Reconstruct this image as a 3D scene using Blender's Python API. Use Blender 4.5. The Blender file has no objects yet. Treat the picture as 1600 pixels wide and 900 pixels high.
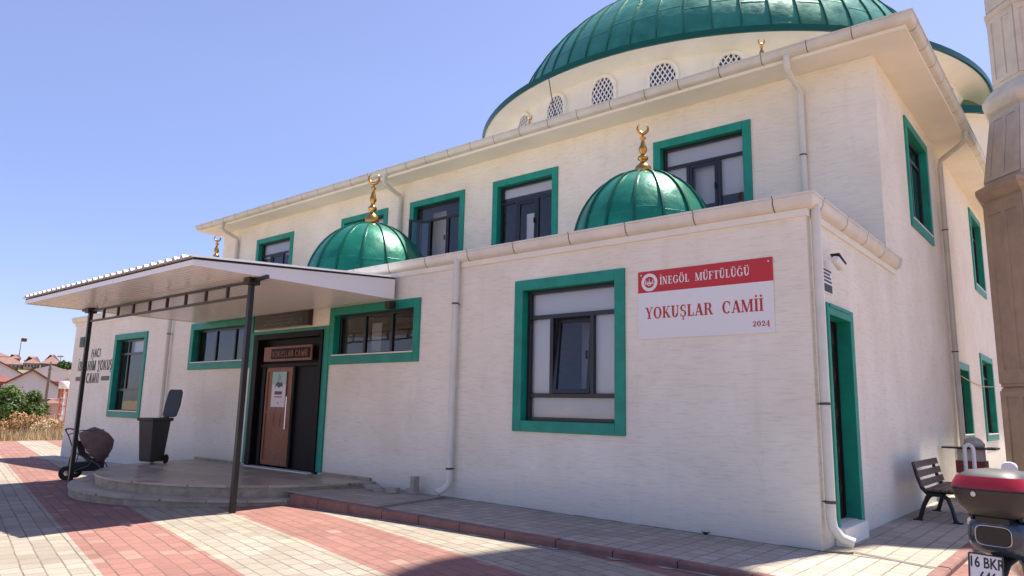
import bpy, math, random
from mathutils import Vector, Matrix, noise
random.seed(7)
scene = bpy.context.scene
col = scene.collection
PI = math.pi
rad = math.radians
UP = Vector((0, 0, 1))
GREEN_C = (0.0, 0.25, 0.172)

# ------------------------------------------------------------------ materials
def mat(name, base=(0.8, 0.8, 0.8), rough=0.6, metal=0.0, spec=0.5, noise=0.0, nscale=6.0, bump=0.0, bscale=40.0,
        coat=0.0, emit=None):
    m = bpy.data.materials.new(name); m.use_nodes = True
    nt = m.node_tree; b = nt.nodes['Principled BSDF']
    b.inputs['Base Color'].default_value = (*base, 1)
    b.inputs['Roughness'].default_value = rough
    b.inputs['Metallic'].default_value = metal
    b.inputs['Specular IOR Level'].default_value = spec
    b.inputs['Coat Weight'].default_value = coat
    tc = nt.nodes.new('ShaderNodeTexCoord')
    if noise > 0:
        n = nt.nodes.new('ShaderNodeTexNoise'); n.inputs['Scale'].default_value = nscale
        n.inputs['Detail'].default_value = 6; n.inputs['Roughness'].default_value = 0.65
        nt.links.new(tc.outputs['Object'], n.inputs['Vector'])
        r = nt.nodes.new('ShaderNodeMapRange')
        r.inputs['From Min'].default_value = 0.3; r.inputs['From Max'].default_value = 0.7
        r.inputs['To Min'].default_value = 1 - noise; r.inputs['To Max'].default_value = 1 + noise
        nt.links.new(n.outputs['Fac'], r.inputs['Value'])
        mx = nt.nodes.new('ShaderNodeMix'); mx.data_type = 'RGBA'; mx.blend_type = 'MULTIPLY'
        mx.inputs[0].default_value = 1; mx.inputs[6].default_value = (*base, 1)
        nt.links.new(r.outputs[0], mx.inputs[7]); nt.links.new(mx.outputs[2], b.inputs['Base Color'])
    if bump > 0:
        n2 = nt.nodes.new('ShaderNodeTexNoise'); n2.inputs['Scale'].default_value = bscale; n2.inputs['Detail'].default_value = 4
        nt.links.new(tc.outputs['Object'], n2.inputs['Vector'])
        bp = nt.nodes.new('ShaderNodeBump'); bp.inputs['Strength'].default_value = bump; bp.inputs['Distance'].default_value = 0.01
        nt.links.new(n2.outputs['Fac'], bp.inputs['Height']); nt.links.new(bp.outputs['Normal'], b.inputs['Normal'])
    return m

def N(nt, t, **kw):
    n = nt.nodes.new(t)
    for k, v in kw.items(): setattr(n, k, v)
    return n

def math_node(nt, op, a, b=None):
    n = N(nt, 'ShaderNodeMath', operation=op)
    for i, v in enumerate((a, b)):
        if v is None: continue
        if isinstance(v, (int, float)): n.inputs[i].default_value = v
        else: nt.links.new(v, n.inputs[i])
    return n.outputs[0]

def mixc(nt, fac, a, b, blend='MIX'):
    n = N(nt, 'ShaderNodeMix', data_type='RGBA', blend_type=blend)
    for i, v in ((0, fac), (6, a), (7, b)):
        if isinstance(v, (int, float)): n.inputs[i].default_value = v
        elif isinstance(v, tuple): n.inputs[i].default_value = (*v, 1)
        else: nt.links.new(v, n.inputs[i])
    return n.outputs[2]

def ramp(nt, v, a, b, lo=0.0, hi=1.0):
    r = N(nt, 'ShaderNodeMapRange'); r.inputs[1].default_value = a; r.inputs[2].default_value = b
    r.inputs[3].default_value = lo; r.inputs[4].default_value = hi
    nt.links.new(v, r.inputs[0]); return r.outputs[0]

def plaster_material():
    """horizontally scraped decorative plaster, cream white"""
    m = mat('scraped_plaster', (0.7, 0.66, 0.6), 0.85, spec=0.25)
    nt = m.node_tree; b = nt.nodes['Principled BSDF']
    g = N(nt, 'ShaderNodeNewGeometry'); s = N(nt, 'ShaderNodeSeparateXYZ'); nt.links.new(g.outputs['Position'], s.inputs[0])
    u = math_node(nt, 'ADD', s.outputs[0], s.outputs[1])
    c = N(nt, 'ShaderNodeCombineXYZ')
    nt.links.new(math_node(nt, 'MULTIPLY', u, 4.2), c.inputs[0]); nt.links.new(math_node(nt, 'MULTIPLY', s.outputs[2], 46.0), c.inputs[2])
    nt.links.new(math_node(nt, 'SUBTRACT', s.outputs[0], s.outputs[1]), c.inputs[1])
    n1 = N(nt, 'ShaderNodeTexNoise'); n1.inputs['Scale'].default_value = 1.0; n1.inputs['Detail'].default_value = 5; n1.inputs['Roughness'].default_value = 0.6
    n1.inputs['Distortion'].default_value = 0.5
    nt.links.new(c.outputs[0], n1.inputs['Vector'])
    n2 = N(nt, 'ShaderNodeTexNoise'); n2.inputs['Scale'].default_value = 0.9; n2.inputs['Detail'].default_value = 7; n2.inputs['Roughness'].default_value = 0.6
    nt.links.new(g.outputs['Position'], n2.inputs['Vector'])
    n3 = N(nt, 'ShaderNodeTexNoise'); n3.inputs['Scale'].default_value = 28; n3.inputs['Detail'].default_value = 4
    nt.links.new(g.outputs['Position'], n3.inputs['Vector'])
    k = ramp(nt, n1.outputs['Fac'], 0.3, 0.5)
    c1 = mixc(nt, k, (0.74, 0.695, 0.58), (0.85, 0.81, 0.69))
    c2 = mixc(nt, ramp(nt, n2.outputs['Fac'], 0.35, 0.65, 0.0, 1.0), (0.93, 0.91, 0.88), (1.03, 1.03, 1.03))
    cc = mixc(nt, 1.0, c1, c2, 'MULTIPLY')
    # splash dirt near the ground, irregular
    d = math_node(nt, 'ADD', s.outputs[2], math_node(nt, 'MULTIPLY', n2.outputs['Fac'], -0.9))
    dirt = ramp(nt, d, -0.45, 0.05, 0.42, 0.0)
    cc = mixc(nt, dirt, cc, (0.4, 0.37, 0.34))
    # faint vertical rain streaks
    c4 = N(nt, 'ShaderNodeCombineXYZ'); nt.links.new(math_node(nt, 'MULTIPLY', u, 4.0), c4.inputs[0]); nt.links.new(math_node(nt, 'MULTIPLY', s.outputs[2], 0.35), c4.inputs[2])
    n4 = N(nt, 'ShaderNodeTexNoise'); n4.inputs['Scale'].default_value = 1.0; n4.inputs['Detail'].default_value = 4
    nt.links.new(c4.outputs[0], n4.inputs['Vector'])
    cc = mixc(nt, ramp(nt, n4.outputs['Fac'], 0.58, 0.78, 0.0, 0.14), cc, (0.42, 0.4, 0.36))
    # a few hairline cracks
    vo = N(nt, 'ShaderNodeTexVoronoi', feature='DISTANCE_TO_EDGE'); vo.inputs['Scale'].default_value = 0.42
    wv = N(nt, 'ShaderNodeVectorMath', operation='MULTIPLY_ADD'); wv.inputs[1].default_value = (0.9, 0.9, 0.9)
    nt.links.new(n2.outputs['Color'], wv.inputs[0]); nt.links.new(g.outputs['Position'], wv.inputs[2]); nt.links.new(wv.outputs[0], vo.inputs['Vector'])
    crk = math_node(nt, 'MULTIPLY', ramp(nt, vo.outputs['Distance'], 0.0, 0.004, 0.16, 0.0), ramp(nt, n4.outputs['Fac'], 0.5, 0.62))
    cc = mixc(nt, crk, cc, (0.3, 0.27, 0.24))
    nt.links.new(cc, b.inputs['Base Color'])
    h = math_node(nt, 'ADD', n1.outputs['Fac'], math_node(nt, 'MULTIPLY', n3.outputs['Fac'], 0.25))
    bp = N(nt, 'ShaderNodeBump'); bp.inputs['Strength'].default_value = 0.32; bp.inputs['Distance'].default_value = 0.012
    nt.links.new(h, bp.inputs['Height']); nt.links.new(bp.outputs['Normal'], b.inputs['Normal'])
    return m

def paver_material(name, angle, bw, bh, c_a, c_b, mortar, stripes=False, off=0.5, red=(0.36, 0.125, 0.105), msize=0.008):
    m = mat(name, c_a, 0.85, spec=0.3)
    nt = m.node_tree; b = nt.nodes['Principled BSDF']
    g = N(nt, 'ShaderNodeNewGeometry')
    mp = N(nt, 'ShaderNodeMapping'); mp.inputs['Rotation'].default_value = (0, 0, angle)
    nt.links.new(g.outputs['Position'], mp.inputs['Vector'])
    # a little waviness so that rows are not ruler straight
    nw = N(nt, 'ShaderNodeTexNoise'); nw.inputs['Scale'].default_value = 1.3
    nt.links.new(g.outputs['Position'], nw.inputs['Vector'])
    wob = N(nt, 'ShaderNodeVectorMath', operation='MULTIPLY_ADD'); wob.inputs[1].default_value = (0.022, 0.022, 0)
    nt.links.new(nw.outputs['Color'], wob.inputs[0]); nt.links.new(mp.outputs[0], wob.inputs[2])
    flat = N(nt, 'ShaderNodeVectorMath', operation='MULTIPLY'); flat.inputs[1].default_value = (1, 1, 0)
    nt.links.new(wob.outputs[0], flat.inputs[0])
    br = N(nt, 'ShaderNodeTexBrick'); br.offset = off
    br.inputs['Color1'].default_value = (0, 0, 0, 1); br.inputs['Color2'].default_value = (1, 1, 1, 1); br.inputs['Mortar'].default_value = (0.5, 0.5, 0.5, 1)
    br.inputs['Scale'].default_value = 1; br.inputs['Mortar Size'].default_value = msize; br.inputs['Mortar Smooth'].default_value = 0.2
    br.inputs['Brick Width'].default_value = bw; br.inputs['Row Height'].default_value = bh; br.inputs['Bias'].default_value = 0.0
    nt.links.new(flat.outputs[0], br.inputs['Vector'])
    n2 = N(nt, 'ShaderNodeTexNoise'); n2.inputs['Scale'].default_value = 0.55; n2.inputs['Detail'].default_value = 8; n2.inputs['Roughness'].default_value = 0.7
    nt.links.new(g.outputs['Position'], n2.inputs['Vector'])
    n3 = N(nt, 'ShaderNodeTexNoise'); n3.inputs['Scale'].default_value = 60; n3.inputs['Detail'].default_value = 3
    nt.links.new(g.outputs['Position'], n3.inputs['Vector'])
    tone = mixc(nt, br.outputs['Color'], c_a, c_b)
    if stripes:
        s = N(nt, 'ShaderNodeSeparateXYZ'); nt.links.new(mp.outputs[0], s.inputs[0])
        p = math_node(nt, 'ADD', s.outputs[1], 3.26)          # the stripes run along the paver rows
        fr = math_node(nt, 'FRACT', math_node(nt, 'DIVIDE', math_node(nt, 'ADD', p, 213.0), 2.13))
        msk = math_node(nt, 'GREATER_THAN', fr, 0.505)
        r1 = mixc(nt, br.outputs['Color'], red, tuple(x * 1.22 for x in red))
        r1 = mixc(nt, ramp(nt, br.outputs['Color'], 0.88, 1.0, 0, 0.4), r1, c_b)    # some worn to grey
        tone = mixc(nt, msk, tone, r1)
    tone = mixc(nt, 1.0, tone, mixc(nt, ramp(nt, n2.outputs['Fac'], 0.3, 0.7), (0.78, 0.77, 0.76), (1.1, 1.1, 1.1)), 'MULTIPLY')
    tone = mixc(nt, 1.0, tone, mixc(nt, ramp(nt, n3.outputs['Fac'], 0.3, 0.7), (0.9, 0.9, 0.9), (1.08, 1.08, 1.08)), 'MULTIPLY')
    n5 = N(nt, 'ShaderNodeTexNoise'); n5.inputs['Scale'].default_value = 1.7; n5.inputs['Detail'].default_value = 9; n5.inputs['Roughness'].default_value = 0.75
    nt.links.new(g.outputs['Position'], n5.inputs['Vector'])
    tone = mixc(nt, ramp(nt, n5.outputs['Fac'], 0.6, 0.74, 0, 0.35), tone, tuple(x * .45 for x in c_a))
    jf = math_node(nt, 'MULTIPLY', br.outputs['Fac'], ramp(nt, n5.outputs['Fac'], 0.35, 0.6, 0.25, 0.9))
    tone = mixc(nt, jf, tone, mortar)
    nt.links.new(tone, b.inputs['Base Color'])
    h = math_node(nt, 'SUBTRACT', math_node(nt, 'MULTIPLY', n3.outputs['Fac'], 0.2), br.outputs['Fac'])
    bp = N(nt, 'ShaderNodeBump'); bp.inputs['Strength'].default_value = 0.5; bp.inputs['Distance'].default_value = 0.008
    nt.links.new(h, bp.inputs['Height']); nt.links.new(bp.outputs['Normal'], b.inputs['Normal'])
    return m

def glass_material():
    m = bpy.data.materials.new('window_glass'); m.use_nodes = True
    nt = m.node_tree; nt.nodes.remove(nt.nodes['Principled BSDF'])
    out = nt.nodes['Material Output']
    t = N(nt, 'ShaderNodeBsdfTransparent'); t.inputs[0].default_value = (0.84, 0.87, 0.88, 1)
    gl = N(nt, 'ShaderNodeBsdfGlossy'); gl.inputs['Roughness'].default_value = 0.02; gl.inputs[0].default_value = (0.9, 0.95, 1, 1)
    f = N(nt, 'ShaderNodeFresnel'); f.inputs[0].default_value = 1.5
    tc = N(nt, 'ShaderNodeTexCoord'); n = N(nt, 'ShaderNodeTexNoise'); n.inputs['Scale'].default_value = 2.2
    nt.links.new(tc.outputs['Object'], n.inputs['Vector'])
    bp = N(nt, 'ShaderNodeBump'); bp.inputs['Strength'].default_value = 0.1; bp.inputs['Distance'].default_value = 0.02
    nt.links.new(n.outputs['Fac'], bp.inputs['Height']); nt.links.new(bp.outputs[0], gl.inputs['Normal'])
    mx = N(nt, 'ShaderNodeMixShader')
    nt.links.new(math_node(nt, 'ADD', f.outputs[0], 0.02), mx.inputs[0]); nt.links.new(t.outputs[0], mx.inputs[1]); nt.links.new(gl.outputs[0], mx.inputs[2])
    nt.links.new(mx.outputs[0], out.inputs[0])
    return m

def dome_material(ca=(0.0, 0.135, 0.082), cb=(0.004, 0.2, 0.125), metal=.25):
    """green painted sheet metal, dented, unevenly glossy"""
    m = mat('green_sheet_metal', (0.0, 0.16, 0.105), 0.3, metal=0.25, spec=0.6)
    nt = m.node_tree; b = nt.nodes['Principled BSDF']
    tc = N(nt, 'ShaderNodeTexCoord')
    n1 = N(nt, 'ShaderNodeTexNoise'); n1.inputs['Scale'].default_value = 2.2; n1.inputs['Detail'].default_value = 5
    nt.links.new(tc.outputs['Object'], n1.inputs['Vector'])
    n2 = N(nt, 'ShaderNodeTexNoise'); n2.inputs['Scale'].default_value = 7; n2.inputs['Detail'].default_value = 2
    nt.links.new(tc.outputs['Object'], n2.inputs['Vector'])
    nt.links.new(mixc(nt, ramp(nt, n1.outputs['Fac'], 0.3, 0.7), ca, cb), b.inputs['Base Color'])
    nt.links.new(ramp(nt, n1.outputs['Fac'], 0.3, 0.7, 0.26, 0.42), b.inputs['Roughness'])
    bp = N(nt, 'ShaderNodeBump'); bp.inputs['Strength'].default_value = 0.24; bp.inputs['Distance'].default_value = 0.03
    nt.links.new(n2.outputs['Fac'], bp.inputs['Height']); nt.links.new(bp.outputs[0], b.inputs['Normal'])
    return m

def wood_material(name, a, b_, scale=(2, 30, 2)):
    m = mat(name, a, 0.5)
    nt = m.node_tree; b = nt.nodes['Principled BSDF']
    tc = N(nt, 'ShaderNodeTexCoord'); mp = N(nt, 'ShaderNodeMapping'); mp.inputs['Scale'].default_value = scale
    nt.links.new(tc.outputs['Object'], mp.inputs[0])
    n = N(nt, 'ShaderNodeTexNoise'); n.inputs['Scale'].default_value = 2; n.inputs['Detail'].default_value = 6
    nt.links.new(mp.outputs[0], n.inputs['Vector'])
    nt.links.new(mixc(nt, ramp(nt, n.outputs['Fac'], 0.3, 0.7), a, b_), b.inputs['Base Color'])
    return m

def leaf_material(name, a, b_):
    m = mat(name, a, 0.6, spec=0.3)
    nt = m.node_tree; b = nt.nodes['Principled BSDF']
    g = N(nt, 'ShaderNodeNewGeometry')
    n = N(nt, 'ShaderNodeTexNoise'); n.inputs['Scale'].default_value = 0.9; n.inputs['Detail'].default_value = 5
    nt.links.new(g.outputs['Position'], n.inputs['Vector'])
    nt.links.new(mixc(nt, ramp(nt, n.outputs['Fac'], 0.35, 0.65), a, b_), b.inputs['Base Color'])
    return m

M = {}
M['plaster'] = plaster_material()
M['cream'] = mat('smooth_cream_plaster', (0.8, 0.78, 0.69), 0.8, noise=0.06, nscale=1.5, bump=0.2, bscale=20)
M['soffit'] = mat('cream_soffit', (0.82, 0.78, 0.66), 0.8, noise=0.05, nscale=1.2)
M['gutter'] = mat('white_plastic_gutter', (0.7, 0.67, 0.59), 0.4, noise=0.1, nscale=2.5)
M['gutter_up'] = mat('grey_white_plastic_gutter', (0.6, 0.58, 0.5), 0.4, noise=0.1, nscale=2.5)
M['pipe'] = mat('white_plastic_pipe', (0.66, 0.65, 0.57), 0.35, noise=0.08, nscale=3)
M['strap'] = mat('dark_metal_strap', (0.08, 0.06, 0.055), 0.6)
M['green'] = mat('green_painted_render', GREEN_C, 0.5, noise=0.2, nscale=3, bump=0.3, bscale=25)
M['dome'] = dome_material(); M['dome_main'] = dome_material((0.012, 0.165, 0.112), (0.035, 0.25, 0.18), .15); M['seam_main'] = mat('muted_green_seam', (.006, .125, .085), .4)
M['seam'] = mat('green_seam_metal', (0.0, 0.09, 0.06), 0.35, metal=0.2)
M['rim'] = mat('green_rim_metal', (0.0, 0.075, 0.052), 0.35, metal=0.2, noise=0.08, nscale=3)
M['gold'] = mat('gold_metal', (0.55, 0.3, 0.08), 0.28, metal=1.0, noise=0.08, nscale=8)
M['frame'] = mat('anthracite_frame', (0.014, 0.015, 0.02), 0.3)
M['glass'] = glass_material()
M['blind'] = mat('white_roller_blind', (0.84, 0.84, 0.85), 0.8)
M['marble'] = mat('white_marble_sill', (0.75, 0.73, 0.7), 0.35, noise=0.08)
M['roof'] = mat('light_grey_roof_sheet', (0.45, 0.44, 0.42), 0.6, noise=0.1)
M['black'] = mat('black_painted_steel', (0.012, 0.011, 0.011), 0.4, noise=0.15, nscale=10)
M['brownsteel'] = mat('brown_painted_steel', (0.035, 0.026, 0.024), 0.4)
M['pvc'] = mat('white_pvc_ceiling', (0.84, 0.82, 0.78), 0.22)
M['zinc'] = mat('white_roof_sheet', (0.7, 0.7, 0.72), 0.35, noise=0.05)
M['stone'] = mat('beige_step_stone', (0.4, 0.355, 0.31), 0.42, noise=0.16, nscale=3.5, bump=0.1)
M['stone_edge'] = mat('worn_step_riser', (0.33, 0.265, 0.185), 0.6, noise=0.3, nscale=5, bump=0.2)
M['kerb'] = mat('red_concrete_kerb', (0.21, 0.105, 0.088), 0.85, noise=0.25, nscale=4, bump=0.3)
M['concrete'] = mat('grey_concrete', (0.38, 0.35, 0.31), 0.9, noise=0.16, nscale=5, bump=0.3)
M['channel'] = mat('drain_channel_cement', (0.16, 0.14, 0.125), 0.9, noise=0.2, nscale=5)
M['minaret'] = mat('pale_stone_render', (0.62, 0.55, 0.45), 0.75, noise=0.12, nscale=2.5, bump=0.2)
M['minaret_base'] = mat('brown_stone_render', (0.5, 0.375, 0.28), 0.75, noise=0.14, nscale=2.5, bump=0.2)
M['red'] = mat('red_vinyl', (0.52, 0.022, 0.028), 0.45)
M['white'] = mat('white_vinyl', (0.78, 0.78, 0.76), 0.45)
M['ink'] = mat('red_ink', (0.48, 0.02, 0.025), 0.5)
M['letter'] = mat('black_letter_plastic', (0.012, 0.012, 0.012), 0.4)
M['copper'] = wood_material('carved_brown_wood', (0.2, 0.07, 0.032), (0.28, 0.105, 0.05), (6, 6, 1))
M['darkdoor'] = mat('dark_bronze_door', (0.009, 0.008, 0.008), 0.5, spec=0.15)
M['granite'] = mat('dark_polished_granite', (0.025, 0.023, 0.022), 0.12, noise=0.5, nscale=4)
M['steel'] = mat('brushed_steel', (0.6, 0.6, 0.6), 0.25, metal=1)
M['bin'] = mat('dark_grey_bin_plastic', (0.03, 0.031, 0.033), 0.45, noise=0.15, nscale=6)
M['rubber'] = mat('black_rubber', (0.012, 0.012, 0.012), 0.75)
M['piping'] = mat('light_brown_piping', (.2, .15, .125), .8)
M['greysteel'] = mat('dark_grey_tube', (.09, .085, .08), .4)
M['fabric'] = mat('brown_grey_fabric', (0.16, 0.115, 0.095), 0.9, noise=0.25, nscale=9, bump=0.4, bscale=12)
M['chrome'] = mat('silver_plastic', (0.5, 0.5, 0.52), 0.25, metal=0.8)
M['slat'] = wood_material('brown_bench_wood', (0.09, 0.055, 0.04), (0.15, 0.09, 0.065), (12, 1, 12))
M['scooter'] = mat('dark_blue_grey_paint', (0.022, 0.036, 0.056), 0.22, coat=0.6)
M['boxplastic'] = mat('black_box_plastic', (0.03, 0.029, 0.028), 0.4, bump=0.1, bscale=200)
M['boxlid'] = mat('grey_box_lid', (0.05, 0.05, 0.055), 0.5)
M['lens'] = mat('red_reflector_lens', (0.34, 0.01, 0.02), 0.3, coat=0.2)
M['blue'] = mat('blue_plate_band', (0.02, 0.08, 0.5), 0.4)
M['brick'] = mat('loose_grey_paver', (0.36, 0.32, 0.27), 0.9, noise=0.2, nscale=12, bump=0.4)
M['maroon'] = mat('maroon_enamel', (0.13, 0.012, 0.014), 0.4)
M['poster'] = mat('poster_paper', (0.66, 0.6, 0.62), 0.4)
M['poster_green'] = mat('poster_green_print', (0.3, 0.48, 0.42), 0.4)
M['trunk'] = wood_material('grey_weathered_wood', (0.11, 0.09, 0.075), (0.18, 0.15, 0.125), (10, 10, 1))
M['leaf'] = leaf_material('green_leaves', (0.028, 0.06, 0.01), (0.08, 0.135, 0.02))
M['dryleaf'] = leaf_material('dry_brown_leaves', (0.28, 0.15, 0.07), (0.4, 0.24, 0.11))
M['straw'] = leaf_material('dry_straw', (0.36, 0.26, 0.14), (0.5, 0.39, 0.24))
M['housewhite'] = mat('white_house_render', (0.56, 0.54, 0.58), 0.8, noise=0.06, nscale=0.4)
M['housepink'] = mat('pink_house_render', (0.55, 0.36, 0.32), 0.8, noise=0.06, nscale=0.3)
M['housebrown'] = mat('brown_house_render', (0.3, 0.14, 0.07), 0.8, noise=0.1, nscale=0.4)
M['tile'] = mat('red_roof_tiles', (0.19, 0.105, 0.09), 0.8, noise=0.2, nscale=0.8)
M['tiledark'] = mat('dark_red_roof_tiles', (0.17, 0.055, 0.045), 0.8, noise=0.2, nscale=0.8)
M['pane_far'] = mat('dark_blue_window_pane', (0.05, 0.07, 0.11), 0.2)
M['redpaint'] = mat('red_painted_steel', (0.5, 0.1, 0.08), 0.5)
M['whitepaint'] = mat('white_painted_steel', (0.75, 0.75, 0.75), 0.4)
M['greypole'] = mat('galvanised_pole', (0.4, 0.4, 0.42), 0.5)

# ------------------------------------------------------------------ mesh builder
class MB:
    def __init__(self, xf=None): self.v = []; self.f = []; self.m = []; self.s = []; self.mi = 0; self.sm = False; self.xf = xf
    def add(self, vs, fs):
        o = len(self.v)
        for p in vs:
            p = Vector(p)
            self.v.append(tuple(self.xf @ p) if self.xf else tuple(p))
        for f in fs: self.f.append([o + i for i in f]); self.m.append(self.mi); self.s.append(self.sm)
        return self
    def box(self, x0, x1, y0, y1, z0, z1):
        x0, x1 = min(x0, x1), max(x0, x1); y0, y1 = min(y0, y1), max(y0, y1); z0, z1 = min(z0, z1), max(z0, z1)
        return self.add([(x0, y0, z0), (x1, y0, z0), (x1, y1, z0), (x0, y1, z0), (x0, y0, z1), (x1, y0, z1), (x1, y1, z1), (x0, y1, z1)],
                 [(0, 3, 2, 1), (4, 5, 6, 7), (0, 1, 5, 4), (1, 2, 6, 5), (2, 3, 7, 6), (3, 0, 4, 7)])
    def rbox(self, c, size, rot):
        a, b, d = (s / 2 for s in size); R = rot.to_3x3() if hasattr(rot, 'to_3x3') else rot; c = Vector(c)
        P = [c + R @ Vector(p) for p in ((-a, -b, -d), (a, -b, -d), (a, b, -d), (-a, b, -d), (-a, -b, d), (a, -b, d), (a, b, d), (-a, b, d))]
        return self.add(P, [(0, 3, 2, 1), (4, 5, 6, 7), (0, 1, 5, 4), (1, 2, 6, 5), (2, 3, 7, 6), (3, 0, 4, 7)])
    def bar(self, a, b, w, h=None, up=UP):
        a, b = Vector(a), Vector(b); h = h or w; d = (b - a); L = d.length; d.normalize()
        s = d.cross(up)
        if s.length < 1e-4: s = d.cross(Vector((1, 0, 0)))
        s.normalize(); t = s.cross(d)
        R = Matrix((s, d, t)).transposed()
        return self.rbox((a + b) / 2, (w, L, h), R)
    def tube(self, path, r, n=10, cap=True):
        P = [Vector(p) for p in path]; k = len(P); rs = r if isinstance(r, (list, tuple)) else [r] * k
        vs = []; fs = []; prev = None
        for i in range(k):
            d = (P[min(i + 1, k - 1)] - P[max(i - 1, 0)]).normalized()
            if prev is None:
                a = d.cross(UP)
                if a.length < 1e-3: a = d.cross(Vector((1, 0, 0)))
            else: a = prev - d * prev.dot(d)
            a.normalize(); prev = a; b = d.cross(a)
            for j in range(n):
                t = 2 * PI * j / n; vs.append(P[i] + (a * math.cos(t) + b * math.sin(t)) * rs[i])
        for i in range(k - 1):
            for j in range(n):
                fs.append((i * n + j, i * n + (j + 1) % n, (i + 1) * n + (j + 1) % n, (i + 1) * n + j))
        if cap: fs.append(tuple(range(n))[::-1]); fs.append(tuple((k - 1) * n + j for j in range(n)))
        return self.add(vs, fs)
    def lathe(self, prof, c=(0, 0, 0), n=24, a0=0.0, a1=2 * PI, phase=0.0):
        full = abs(a1 - a0 - 2 * PI) < 1e-6; m = n if full else n + 1; vs = []; fs = []
        for r, z in prof:
            for j in range(m):
                t = a0 + (a1 - a0) * j / n + phase
                vs.append((c[0] + r * math.cos(t), c[1] + r * math.sin(t), c[2] + z))
        for i in range(len(prof) - 1):
            for j in range(n):
                j2 = (j + 1) % m if full else j + 1
                fs.append((i * m + j, i * m + j2, (i + 1) * m + j2, (i + 1) * m + j))
        return self.add(vs, fs)
    def prism(self, poly, d0, d1, fr=lambda a, b, d: (a, b, d)):
        n = len(poly); vs = [fr(a, b, d0) for a, b in poly] + [fr(a, b, d1) for a, b in poly]
        fs = [tuple(range(n))[::-1], tuple(range(n, 2 * n))] + [(i, (i + 1) % n, n + (i + 1) % n, n + i) for i in range(n)]
        return self.add(vs, fs)
    def loft(self, rings, cap=True):
        n = len(rings[0]); vs = [p for r in rings for p in r]; fs = []
        for i in range(len(rings) - 1):
            for j in range(n): fs.append((i * n + j, i * n + (j + 1) % n, (i + 1) * n + (j + 1) % n, (i + 1) * n + j))
        if cap: fs.append(tuple(range(n))[::-1]); fs.append(tuple((len(rings) - 1) * n + j for j in range(n)))
        return self.add(vs, fs)
    def build(self, name, mats, parent=None, smooth=None, bevel=0.0, origin=None, fix=True):
        me = bpy.data.meshes.new(name)
        o = bpy.data.objects.new(name, me); col.objects.link(o)
        if not isinstance(mats, (list, tuple)): mats = [mats]
        for mm in mats: me.materials.append(mm)
        base = Vector((0, 0, 0))
        if parent is not None:
            o.parent = parent
            base = world_of(parent)
        elif origin is not None: base = Vector(origin); o.location = base
        me.from_pydata([tuple(Vector(p) - base) for p in self.v], [], self.f)
        me.polygons.foreach_set('material_index', self.m)
        me.update()
        if fix:
            import bmesh
            bm = bmesh.new(); bm.from_mesh(me); bmesh.ops.recalc_face_normals(bm, faces=bm.faces[:]); bm.to_mesh(me); bm.free()
        if smooth is not None:
            me.shade_smooth(); me.set_sharp_from_angle(angle=rad(smooth))
        if bevel > 0:
            b = o.modifiers.new('bevel', 'BEVEL'); b.width = bevel; b.segments = 2; b.limit_method = 'ANGLE'; b.angle_limit = rad(40)
        return o

LOCAL = set()
def world_of(o):
    """sum of the locations up the tree, unless the root is built in local coordinates"""
    r = o
    while r.parent: r = r.parent
    if r.name in LOCAL: return Vector((0, 0, 0))
    p = Vector((0, 0, 0))
    while o: p += o.location; o = o.parent
    return p

def thing(name, label, cat, loc=(0, 0, 0), rotz=None, group=None):
    o = bpy.data.objects.new(name, None); col.objects.link(o); o.empty_display_size = 0.3
    o.location = loc; tag(o, label, cat, group)
    if rotz is not None:                      # parts given in the thing's own coordinates
        o.rotation_euler = (0, 0, rotz); LOCAL.add(o.name)
    return o
def tag(o, label, cat, group=None):
    o['label'] = label; o['category'] = cat
    if group: o['group'] = group
    return o
def struct(o): o['kind'] = 'structure'; return o
def ring(c, u, v, ru, rv, n=20, e=2.5):
    c, u, v = Vector(c), Vector(u), Vector(v); P = []
    for i in range(n):
        t = 2 * PI * i / n; a, b = math.cos(t), math.sin(t)
        P.append(c + u * (ru * math.copysign(abs(a) ** (2 / e), a)) + v * (rv * math.copysign(abs(b) ** (2 / e), b)))
    return P
def interp(x, xs, ys):
    if x <= xs[0]: return ys[0]
    for i in range(1, len(xs)):
        if x <= xs[i]: return ys[i - 1] + (ys[i] - ys[i - 1]) * (x - xs[i - 1]) / (xs[i] - xs[i - 1])
    return ys[-1]

# frames: u to the right seen from outside, w outwards, v up
def F(c): return lambda u, w, v: (u, c - w, v)      # a wall facing -y at y = c
def S(c): return lambda u, w, v: (c + w, u, v)      # a wall facing +x at x = c
def fbox(mb, fr, u0, u1, w0, w1, v0, v1):
    a = fr(u0, w0, v0); b = fr(u1, w1, v1); mb.box(a[0], b[0], a[1], b[1], a[2], b[2])

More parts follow.
